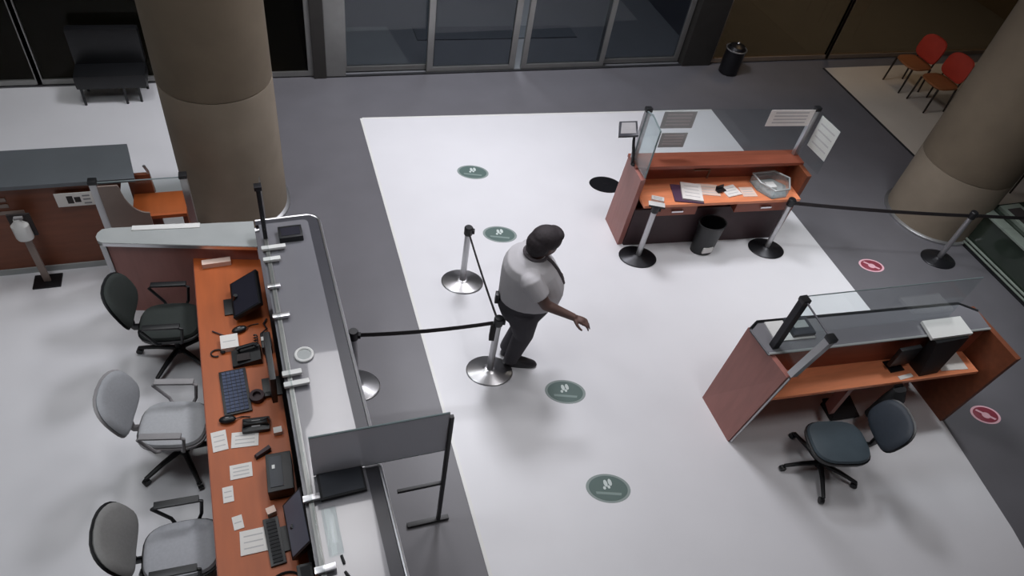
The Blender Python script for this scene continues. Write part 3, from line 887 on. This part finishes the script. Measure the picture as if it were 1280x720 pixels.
# near kiosk
K2 = (4.9, 2.7)
k2 = thing('kiosk_desk', 'red brown kiosk desk with grey glass top at the lower right', 'desk', (*K2, 0))


def k2p(x, y): return (x - K2[0], y - K2[1])


b = B(); hexa(b, [(*k2p(3.71, 2.56), 0), (*k2p(3.76, 2.56), 0), (*k2p(3.75, 3.07), 0), (*k2p(3.70, 3.07), 0)],
              [(*k2p(3.80, 2.50), 1.09), (*k2p(3.85, 2.50), 1.09), (*k2p(3.80, 3.06), 1.09), (*k2p(3.75, 3.06), 1.09)]); obj('side_panel', b, 'wood_side', k2)
b = B(); hexa(b, [(*k2p(6.08, 2.29), 0), (*k2p(6.14, 2.29), 0), (*k2p(6.16, 2.93), 0), (*k2p(6.10, 2.93), 0)],
              [(*k2p(6.13, 2.24), 1.09), (*k2p(6.19, 2.24), 1.09), (*k2p(6.21, 2.88), 1.09), (*k2p(6.15, 2.88), 1.09)]); obj('side_panel', b, 'wood_dark', k2)
b = B(); tube(b, [(*k2p(3.735, 2.55), .02), (*k2p(3.825, 2.49), 1.09)], .012, 6); obj('edge_strip', b, 'steel', k2)
b = B(); prism(b, plan([(3.76, 2.99), (6.10, 2.84), (6.10, 2.87), (3.76, 3.02)], *K2), .02, 1.05); obj('front_panel', b, 'wood_red', k2)
b = B(); prism(b, plan([(3.78, 2.53), (6.09, 2.38), (6.11, 2.82), (3.78, 2.98)], *K2), .70, .735); obj('worktop', b, 'wood_top', k2)
b = B(); prism(b, plan([(3.80, 2.80), (6.14, 2.62), (6.15, 2.66), (3.80, 2.84)], *K2), .735, 1.06); obj('upstand', b, 'wood_red', k2)
tp = [(3.76, 2.74), (6.12, 2.59), (6.16, 2.80), (6.02, 2.92), (3.84, 3.08), (3.74, 3.02)]
b = B(); prism(b, plan(tp, *K2), 1.09, 1.10); obj('shelf_base', b, 'steel_dark', k2)
b = B(); prism(b, plan(tp, *K2), 1.10, 1.122); obj('glass_top', b, 'top_grey', k2)
b = B(); tube(b, [(x - K2[0], y - K2[1], 1.12) for x, y in [tp[2], tp[3], tp[4], tp[5]]], .016, 6); obj('back_rim', b, 'black', k2)
b = B(); tube(b, [(x - K2[0], y - K2[1], 1.115) for x, y in [tp[0], tp[1]]], .012, 6); obj('front_rim', b, 'ledge', k2)
b = B(); prism(b, plan([(4.70, 2.50), (4.76, 2.50), (4.80, 2.62), (4.74, 2.62)], *K2), .25, .70); obj('leg_panel', b, 'wood_side', k2)
ks2 = thing('kiosk_screen', 'clear acrylic screen between leaning steel posts on the near kiosk', 'screen', (*K2, 1.09))
for x, y, X, Y in ((3.84, 2.80, 3.88, 2.82), (3.835, 2.50, 3.86, 2.42)):
    b = B()
    bx0, by0 = k2p(x, y); tx, ty = k2p(X, Y)
    hexa(b, [(bx0 - .03, by0 - .03, .035), (bx0 + .03, by0 - .03, .035), (bx0 + .03, by0 + .03, .035), (bx0 - .03, by0 + .03, .035)],
         [(tx - .03, ty - .03, .58), (tx + .03, ty - .03, .58), (tx + .03, ty + .03, .58), (tx - .03, ty + .03, .58)])
    p = obj('post', b, 'steel' if y < 2.7 else 'steel_dark', ks2)
    b = B(); box(b, tx - .036, tx + .036, ty - .036, ty + .036, .58, .62, .006); obj('cap', b, 'black', p)
b = B(); slab_v(b, k2p(3.86, 2.45), k2p(3.88, 2.79), .04, .60, .008); obj('side_sheet', b, 'G_clear', ks2)
b = B(); tube(b, [(*k2p(3.86, 2.45), .60), (*k2p(3.88, 2.79), .60)], .008, 6); obj('side_edge', b, 'steel_dark', ks2)
b = B(); slab_v(b, k2p(3.92, 2.89), k2p(5.80, 2.80), .034, .555, .008); obj('front_sheet', b, 'G_clear', ks2)
b = B(); tube(b, [(*k2p(3.92, 2.89), .555), (*k2p(5.80, 2.80), .555)], .005, 6); obj('top_edge', b, 'G_edge', ks2)
o = thing('document_tray', 'grey document tray behind the posts on the near kiosk top', 'tray', (4.09, 2.945, 1.1225), -.07)
b = B(); box(b, -.20, .20, -.12, .10, 0, .012, .003); obj('bottom', b, 'white', o)
b = B(); box(b, -.02, .20, -.10, .10, .012, .05, .006); obj('box', b, 'dark_lid', o)
b = B(); box(b, .02, .16, -.03, .05, .05, .056); obj('label_plate', b, 'ledge', o)
o = thing('laser_printer', 'black printer with white lid at the right of the near kiosk', 'printer', (5.62, 2.55, WZ))
b = B(); hexa(b, [(-.20, -.10, 0), (.02, -.10, 0), (.02, .05, 0), (-.20, .05, 0)], [(-.20, -.02, .395), (.18, -.02, .395), (.18, .05, .395), (-.20, .05, .395)]); obj('housing', b, 'black', o)
b = B(); hexa(b, [(-.24, .02, .395), (.22, .0, .395), (.24, .20, .40), (-.20, .22, .40)], [(-.24, .02, .425), (.22, .0, .425), (.24, .20, .43), (-.20, .22, .43)]); obj('lid', b, 'white', o)
o = sheet2('paper_sheet', (5.86, 2.545), .30, .21, -.12, 'white square sheet at the right end of the near kiosk worktop', 'paper', .006, None, lines=0)
o = sheet2('paper_slip', (5.28, 2.475), .16, .04, .05, 'white strip paper on the near edge of the near kiosk', 'paper', .006, None, lines=0)
o = thing('black_bag', 'black bag hanging low at the right of the near kiosk', 'bag', (5.18, 2.38, .25))
b = B(); loft(b, [((0, 0, .0), .10, .06), ((0, 0, .04), .15, .08), ((.01, 0, .28), .13, .07), ((.02, .02, .42), .07, .04)], 18, 2.6); obj('body', b, 'black_soft', o)
b = B(); tube(b, [(-.05, .03, .38), (-.02, .05, .436), (.06, .05, .436), (.08, .03, .38)], .012, 6); obj('strap', b, 'black', o)
o = thing('monitor', 'black monitor turned away on the near kiosk worktop', 'monitor', (5.24, 2.59, WZ), .0)
b = B(); box(b, -.12, .12, -.02, .02, .06, .30, .008); obj('housing', b, 'black', o)
b = B(); box(b, -.02, .02, .0, .03, .01, .10, .004); obj('stand', b, 'black', o)
b = B(); box(b, -.08, .08, -.05, .08, 0, .012, .004); obj('foot', b, 'black', o)
o = thing('foot_rest', 'small black foot rest on the floor between kiosk and blue chair', 'foot rest', (5.04, 2.63, .004), -.08)
b = B(); hexa(b, [(-.16, -.11, .03), (.16, -.11, .03), (.16, .11, .07), (-.16, .11, .07)], [(-.16, -.11, .05), (.16, -.11, .05), (.16, .11, .09), (-.16, .11, .09)]); obj('tread', b, 'black_soft', o)
b = B(); box(b, -.15, -.13, -.10, .10, 0, .06); box(b, .13, .15, -.10, .10, 0, .06); obj('bracket', b, 'black', o)


# ------------------------------------------------------------------ stanchions
def stanchion(x, y, label, base_m='chrome', z=.004, h=.80, head=True):
    o = thing('stanchion', label, 'stanchion', (x, y, z), -.29)
    b = B(); lathe(b, [(.19, 0), (.195, .010), (.185, .018), (.07, .030), (.05, .045), (.04, .05)], seg=36, sx=1.16, sy=.92); obj('base', b, base_m, o)
    b = B(); tube(b, [(0, 0, .04), (0, 0, h - .10)], .032, 14); obj('pole', b, 'steel', o)
    b = B(); lathe(b, [(.036, h - .10), (.044, h - .09), (.044, h - .01), (.036, h)], seg=16); hd = obj('head', b, 'black', o)
    b = B(); box(b, .03, .062, -.02, .02, h - .075, h - .03, .004); obj('belt_clip', b, 'black_soft', hd)
    return o


def belt(parent, p0, p1, sag=.0, w=.05):
    """a belt from one head to another, as a child of its own stanchion"""
    p0, p1 = Vector(p0), Vector(p1)
    b = B()
    n = 8
    rows = []
    d = (p1 - p0); nn = Vector((-d.y, d.x, 0)).normalized() * .002
    for i in range(n + 1):
        t = i / n
        p = p0.lerp(p1, t) - Vector((0, 0, sag * 4 * t * (1 - t)))
        rows.append([b.verts.new(p + nn + Vector((0, 0, -w / 2))), b.verts.new(p - nn + Vector((0, 0, -w / 2))), b.verts.new(p - nn + Vector((0, 0, w / 2))), b.verts.new(p + nn + Vector((0, 0, w / 2)))])
    skin_rings(b, rows)
    o = obj('belt', b, 'belt', None)
    mw = Matrix.Translation(parent.location) @ Matrix.Rotation(parent.rotation_euler.z, 4, 'Z')
    o.data.transform(mw.inverted())
    o.parent = parent
    return o


sA = stanchion(1.73, 4.99, 'chrome stanchion behind the man, near the second green floor disc')
sB = stanchion(1.70, 3.79, 'chrome stanchion with bright base at the feet of the man')
b = B(); box(b, -.062, -.012, -.03, .03, .50, .70, .006); obj('belt_cassette', b, 'belt', sB)
sC = stanchion(0.43, 3.87, 'chrome stanchion half hidden against the grey counter edge', z=0.0)
sD = stanchion(3.86, 5.04, 'black based stanchion at the left front of the far kiosk', 'black_metal')
sE = stanchion(5.57, 4.92, 'black based stanchion at the right front of the far kiosk', 'black_metal')
sF = stanchion(7.85, 4.38, 'black based stanchion in front of the right column', 'black_metal', z=0.0)
o = thing('floor_plate', 'flat black round plate on the white floor left of the far kiosk', 'floor plate', (3.99, 6.37, .0042), -.29)
b = B(); lathe(b, [(.205, 0), (.2, .006), (.001, .008)], seg=36, sx=1.05, sy=.8); obj('disc', b, 'black_metal', o)
b = B(); lathe(b, [(.03, .007), (.028, .011), (.001, .012)], seg=14); obj('screw_cap', b, 'steel_dark', o)
belt(sB, (1.73, 4.95, .74), (1.70, 3.84, .74), .02)
belt(sB, (0.45, 3.87, .74), (1.65, 3.79, .74), .03)
belt(sE, (5.62, 4.91, .74), (7.80, 4.385, .74), .02)
belt(sF, (7.90, 4.37, .74), (9.6, 4.05, .74), .01)
o = thing('paper_holder', 'white card holder on the head of the left kiosk stanchion', 'sign', (3.86, 5.04, .806), -.4)
b = B(); box(b, -.09, .09, -.04, .04, .0, .012, .003); obj('plate', b, 'white', o)
b = B(); box(b, -.09, .09, -.052, -.04, .0, .016, .003); obj('edge_bar', b, 'black', o)


# ------------------------------------------------------------------ floor stickers
def floor_disc(x, y, z, label, red=False):
    """flat vinyl sticker with a rim, a footprint mark and a bar of print"""
    o = thing('floor_marker', label, 'floor marker', (x, y, z), -.29, 'red no standing stickers' if red else 'green waiting stickers in a row')
    s = .82 if red else 1.0
    a, c = .20 * s, .137 * s
    b = B(); lathe(b, [(1.0, 0), (1.0, .0015), (.001, .002)], seg=40, sx=a, sy=c); obj('rim', b, 'pink_vinyl' if red else 'disc_rim', o)
    b = B(); lathe(b, [(.87 if not red else .84, .0015), (.86 if not red else .82, .003), (.001, .0032)], seg=40, sx=a, sy=c); obj('face', b, 'red_vinyl' if red else 'disc_green', o)
    if red:
        b = B(); prism(b, [(-.10, .045), (-.075, .06), (.10, -.045), (.075, -.06)], .003, .0042); obj('slash', b, 'pink_vinyl', o)
        b = B(); lathe(b, [(.042, .003), (.042, .0046), (.001, .0047)], (.0, -.01, 0), 18, 1.1, .9); obj('symbol', b, 'pink_vinyl', o)
    else:
        for sx_, dy in ((-.022, .0), (.018, .012)):
            b = B(); lathe(b, [(1, .003), (1, .0044), (.001, .0045)], (sx_, .045 + dy, 0), 14, .017, .034, .25); lathe(b, [(1, .003), (1, .0044), (.001, .0045)], (sx_ - .012, .0 + dy, 0), 12, .013, .016, .25); obj('footprint', b, 'disc_icon', o)
        b = B(); prism(b, [(-.11, -.062), (.11, -.062), (.115, -.038), (-.115, -.038)], .003, .0042); obj('print', b, 'disc_icon_dim', o)
    return o


floor_disc(2.33, 6.83, .0042, 'farthest green floor disc, nearest the glass doors')
floor_disc(2.35, 5.66, .0042, 'green floor disc beside the stanchion behind the man')
floor_disc(2.36, 3.41, .0042, 'green floor disc just in front of the man')
floor_disc(2.39, 2.37, .0042, 'nearest green floor disc, lowest of the row')
floor_disc(6.83, 4.43, .0002, 'red and white round sticker on grey floor before the right column', True)
floor_disc(6.66, 2.25, .0002, 'red round sticker on grey floor beside the near kiosk', True)

# ------------------------------------------------------------------ low glass display at the right
dp = thing('display_cabinet', 'low dark green glass display cabinet with pale metal ledges at the right', 'cabinet', (8.45, 3.9, 0))
b = B(); box(b, 0.02, 1.6, -.47, .80, .10, .50); obj('glass_front', b, 'glass_green', dp)
b = B(); box(b, -.03, 1.6, -.49, .82, .0, .035); obj('plinth', b, 'black', dp)
for i, z in enumerate((.05, .10)):
    b = B(); tube(b, [(-.01, -.49, z), (-.01, .82, z)], .016, 8); obj('rail', b, 'ledge_green', dp)
b = B(); box(b, -.01, .15, -.49, .82, .50, .53, .004); obj('ledge', b, 'ledge_green', dp)
b = B(); box(b, .20, 1.6, -.49, .82, .50, .515); obj('glass_top', b, 'glass_green', dp)
b = B(); box(b, .26, .60, .10, .76, .515, .56, .004); obj('tray', b, 'ledge_green', dp)
b = B(); box(b, .32, .54, .18, .68, .56, .565); obj('tray_liner', b, 'ink_dark', dp)


# ------------------------------------------------------------------ waiting chairs, bin, bench
def waiting_chair(label, loc, rz, first=None):
    o = thing('waiting_chair', label, 'chair', loc, rz, None)
    b = B(); loft(b, [((0, 0, .41), .21, .22), ((0, 0, .43), .235, .25), ((0, 0, .455), .23, .245), ((0, 0, .465), .15, .17)], 24, 3.5); obj('seat', b, 'brown_seat', o)
    b = B()
    rings = []
    for k, (xx, s) in enumerate(((-.03, .9), (-.015, 1.0), (.015, 1.0), (.03, .9))):
        ring = []
        for i in range(24):
            t = 2 * math.pi * i / 24
            ct, st = math.cos(t), math.sin(t)
            y = .25 * s * math.copysign(abs(ct) ** .6, ct); z = .20 * s * math.copysign(abs(st) ** .6, st)
            ring.append(b.verts.new(Vector((-.235 + xx - z * .18 + .06 * (y / .25) ** 2, y, .68 + z))))
        rings.append(ring)
    skin_rings(b, rings); obj('backrest', b, 'red_seat', o)
    for sx_ in (-.19, .20):
        for sy_ in (-.20, .20):
            b = B(); tube(b, [(sx_, sy_, .42), (sx_ * 1.1, sy_ * 1.06, 0.0)], [.018, .014], 8); obj('leg', b, 'leg_dark', o)
    b = B(); tube(b, [(-.20, -.19, .44), (-.235, -.17, .66)], .014, 8); tube(b, [(-.20, .19, .44), (-.235, .17, .66)], .014, 8); obj('back_support', b, 'leg_dark', o)
    return o


waiting_chair('red backed waiting chair farther left against the dark glazing', (10.38, 8.28, .004), math.pi)
waiting_chair('red backed waiting chair partly behind the right column', (10.42, 7.68, .004), math.pi)
waiting_chair('waiting chair at the right edge behind the column, mostly cut off', (10.32, 5.62, .004), math.pi)
o = thing('waste_bin', 'dark metal waste bin against the brown glazing by the doors', 'bin', (7.26, 8.93, 0))
b = B(); lathe(b, [(.13, 0), (.16, .01), (.16, .40), (.165, .42)], seg=24); obj('body', b, 'black_metal', o)
b = B(); tube(b, [(.165 * math.cos(2 * math.pi * i / 24), .165 * math.sin(2 * math.pi * i / 24), .42) for i in range(24)], .012, 6, closed=True); obj('rim', b, 'steel', o)
b = B(); lathe(b, [(.15, .42), (.12, .47), (.04, .50)], seg=24); obj('lid', b, 'black_metal', o)
b = B(); ball(b, (.0, 0, .515), .03, .03, .02, 10, 6); obj('knob', b, 'steel', o)
o = thing('lounge_chair', 'black lounge chair on thin legs before the back left glazing', 'chair', (-1.85, 8.80, .004))
b = B(); box(b, -.38, .42, -.10, .28, .22, .40, .04); obj('seat', b, 'black', o)
b = B(); box(b, -.38, .42, .20, .33, .38, .85, .04); obj('backrest', b, 'black', o)
for x, y in ((-.33, -.08), (.14, -.08), (.30, -.05), (-.33, .25), (.36, .25)):
    b = B(); tube(b, [(x, y, .24), (x, y, 0)], .016, 8); obj('leg', b, 'black', o)


# ------------------------------------------------------------------ the man
def remeshed(name, bm, m, parent, voxel, smooth_it=4):
    bmesh.ops.recalc_face_normals(bm, faces=bm.faces[:])
    me = bpy.data.meshes.new(name)
    bm.to_mesh(me); bm.free()
    o = bpy.data.objects.new(name, me)
    COL.objects.link(o)
    r = o.modifiers.new('union', 'REMESH'); r.mode = 'VOXEL'; r.voxel_size = voxel; r.use_smooth_shade = True
    s = o.modifiers.new('soft', 'SMOOTH'); s.factor = .5; s.iterations = smooth_it
    dg = bpy.context.evaluated_depsgraph_get()
    dg.update()
    me2 = bpy.data.meshes.new_from_object(o.evaluated_get(dg))
    bpy.data.objects.remove(o)
    me2.name = name
    me2.materials.clear()
    me2.materials.append(M[m])
    for p in me2.polygons:
        p.use_smooth = True
    o = bpy.data.objects.new(name, me2)
    COL.objects.link(o)
    o.parent = parent
    return o


man = thing('person', 'standing man in white short sleeved shirt and dark trousers, arm held out', 'person', (1.985, 3.92, .004), -.294)
# local axes: +x is where he faces, -y is his right (camera) side
HZ = 1.0


def limb(bm, pts, rad, seg=14):
    tube(bm, pts, rad, seg)
    for p, r in ((pts[0], rad[0]), (pts[-1], rad[-1])):
        ball(bm, p, r, r, r, seg, 8)


RS = [(-.03, -.235, 1.32), (.13, -.30, 1.12), (.38, -.33, 1.035)]     # right shoulder, elbow, wrist
LS = [(-.03, .20, 1.285), (.05, .29, 1.09), (.22, .27, .99)]
RLEG = [(-.02, -.10, .84), (.03, -.10, .47), (-.03, -.09, .09)]
LLEG = [(-.01, .09, .84), (.05, .07, .48), (-.07, .055, .09)]
HEAD = Matrix.Translation((.02, 0, 1.47)) @ Matrix.Rotation(.50, 4, 'Z') @ Matrix.Rotation(.30, 4, 'Y') @ Matrix.Translation((-.02, 0, -1.47))
TOES = (Matrix.Identity(4), Matrix.Translation((LLEG[2][0], LLEG[2][1], 0)) @ Matrix.Rotation(.95, 4, 'Z') @ Matrix.Translation((-LLEG[2][0], -LLEG[2][1], 0)))
b = B()
# trunk under the clothes
loft(b, [((.02, 0, .80), .15, .16), ((.03, 0, .95), .22, .20), ((.05, 0, 1.08), .23, .21), ((.02, 0, 1.22), .19, .21), ((-.01, 0, 1.34), .12, .19), ((-.01, 0, 1.40), .07, .08), ((.02, 0, 1.46), .065, .065)], 20, 2.2)
# head: skull, jaw, nose, ears, brow
ball(b, (.045, 0, 1.575), .125, .095, .125, 18, 12, HEAD)
ball(b, (.085, 0, 1.515), .095, .075, .085, 16, 10, HEAD)
ball(b, (.185, 0, 1.545), .026, .018, .026, 10, 8, HEAD)
ball(b, (.155, 0, 1.585), .035, .06, .02, 12, 8, HEAD)
ball(b, (.172, 0, 1.50), .018, .032, .012, 10, 6, HEAD)
for s in (-1, 1):
    ball(b, (.03, s * .097, 1.555), .026, .014, .038, 10, 8, HEAD)
for P, sg in ((RS, -1), (LS, 1)):
    limb(b, [P[0], P[1]], [.062, .05]); limb(b, [P[1], P[2]], [.05, .034])
    d = (Vector(P[2]) - Vector(P[1])).normalized()
    side = Vector((0, 0, 1)).cross(d).normalized()
    upv = d.cross(side)
    w = Vector(P[2])
    pc = w + d * .055
    # palm
    q = lambda x, y, z: pc + d * x + side * y + upv * z
    hexa(b, [q(-.06, -.03, -.015), q(.052, -.043, -.015), q(.052, .043, -.015), q(-.06, .03, -.015)],
         [q(-.06, -.03, .015), q(.052, -.043, .013), q(.052, .043, .013), q(-.06, .03, .015)])
    ball(b, pc, .058, .04, .02, 12, 8)
    for k, (off, L) in enumerate(((-.034, .075), (-.011, .088), (.012, .082), (.034, .064))):
        p0 = pc + d * .045 + side * off
        p1 = p0 + d * L * .45 + side * off * .12 - upv * .004
        p2 = p1 + d * L * .33 - upv * .016 + side * off * .08
        p3 = p2 + d * L * .22 - upv * .020
        tube(b, [p0, p1, p2, p3], [.0115, .0108, .0098, .008], 8)
        ball(b, p3, .008, .008, .008, 8, 6)
    t0 = pc - d * .03 + side * (-.04 * sg * -1)
    ts = side * (sg)
    t1 = pc - d * .005 + ts * .062 - upv * .012
    t2 = t1 + d * .032 + ts * .016 - upv * .010
    t3 = t2 + d * .024 + ts * .002 - upv * .006
    tube(b, [pc - d * .035 + ts * .03, t1, t2, t3], [.017, .015, .0125, .010], 8)
    ball(b, t3, .010, .010, .010, 8, 6)
for P in (RLEG, LLEG):
    limb(b, [P[0], P[1]], [.10, .062]); limb(b, [P[1], P[2]], [.06, .042])
    tube(b, [(P[2][0], P[2][1], .09), (P[2][0], P[2][1], .04)], [.04, .036], 10)
remeshed('body', b, 'skin', man, .0075, 3)
# shirt
b = B()
loft(b, [((.02, 0, .90), .27, .225), ((.02, 0, .93), .282, .235), ((.025, 0, 1.02), .29, .245), ((.02, 0, 1.10), .288, .25), ((-.005, 0, 1.20), .265, .25), ((-.03, 0, 1.29), .235, .24), ((-.045, 0, 1.36), .19, .215), ((-.035, 0, 1.41), .125, .15), ((-.01, 0, 1.43), .085, .09)], 26, 2.2)
for P in (RS, LS):
    a, c = Vector(P[0]), Vector(P[1])
    e = a.lerp(c, .62)
    sh = Vector((a.x, a.y * .75, a.z - .005))
    tube(b, [sh, a, e], [.096, .098, .09], 16); ball(b, a, .092, .09, .09, 14, 10)
remeshed('shirt', b, 'shirt', man, .010, 5)
b = B(); tube(b, [(-.005 + .098 * math.cos(2 * math.pi * i / 20), .094 * math.sin(2 * math.pi * i / 20), 1.432 - .018 * math.cos(2 * math.pi * i / 20)) for i in range(20)], .015, 8, closed=True); obj('collar', b, 'shirt_trim', man)
b = B()
tube(b, [(.09, -.02, 1.415), (.155, -.02, 1.36), (.215, -.02, 1.28), (.262, -.02, 1.20), (.295, -.02, 1.12)], [.014, .016, .018, .018, .014], 8); obj('placket', b, 'shirt_trim', man)
# trousers with belt
b = B()
loft(b, [((-.02, 0, .68), .19, .19), ((-.015, 0, .80), .242, .212), ((-.005, 0, .88), .26, .222), ((.01, 0, .935), .264, .225)], 24, 2.2)
for P in (RLEG, LLEG):
    a, k_, f_ = P
    tube(b, [(a[0], a[1], .84), (a[0] + .02, a[1], .68), k_, (f_[0], f_[1], .10), (f_[0], f_[1], .065)], [.15, .14, .098, .072, .074], 18)
    ball(b, (a[0], a[1], .84), .13, .11, .12, 14, 8)
remeshed('trousers', b, 'trousers', man, .010, 5)
# shoes
for P, mt in zip((RLEG, LLEG), TOES):
    b = B()
    f_ = P[2]
    loft(b, [((f_[0] + .09, f_[1], .0), .165, .05), ((f_[0] + .09, f_[1], .02), .172, .055), ((f_[0] + .085, f_[1], .045), .16, .05), ((f_[0] + .05, f_[1], .075), .115, .045), ((f_[0] + .01, f_[1], .10), .07, .045)], 22, 2.6)
    xform(b, 0, mt)
    obj('shoe', b, 'shoe', man)
# hair: full cap over the skull, open at the face
b = B()
ball(b, (.03, 0, 1.605), .148, .118, .112, 18, 12, HEAD)
ball(b, (-.02, 0, 1.55), .115, .112, .12, 16, 10, HEAD)
ball(b, (.10, 0, 1.66), .075, .09, .05, 14, 8, HEAD)
ball(b, (-.04, 0, 1.49), .075, .085, .07, 14, 8, HEAD)
remeshed('hair', b, 'hair', man, .008, 3)
for s in (-1, 1):
    b = B(); ball(b, (.160, s * .037, 1.563), .012, .016, .010, 10, 6, HEAD); e = obj('eye', b, 'eye', man)
    b = B(); ball(b, (.170, s * .037, 1.563), .005, .007, .007, 8, 6, HEAD); obj('pupil', b, 'black', e)
b = B(); box(b, -.29, -.25, -.10, -.04, .86, .97, .01); obj('pouch', b, 'black', man)
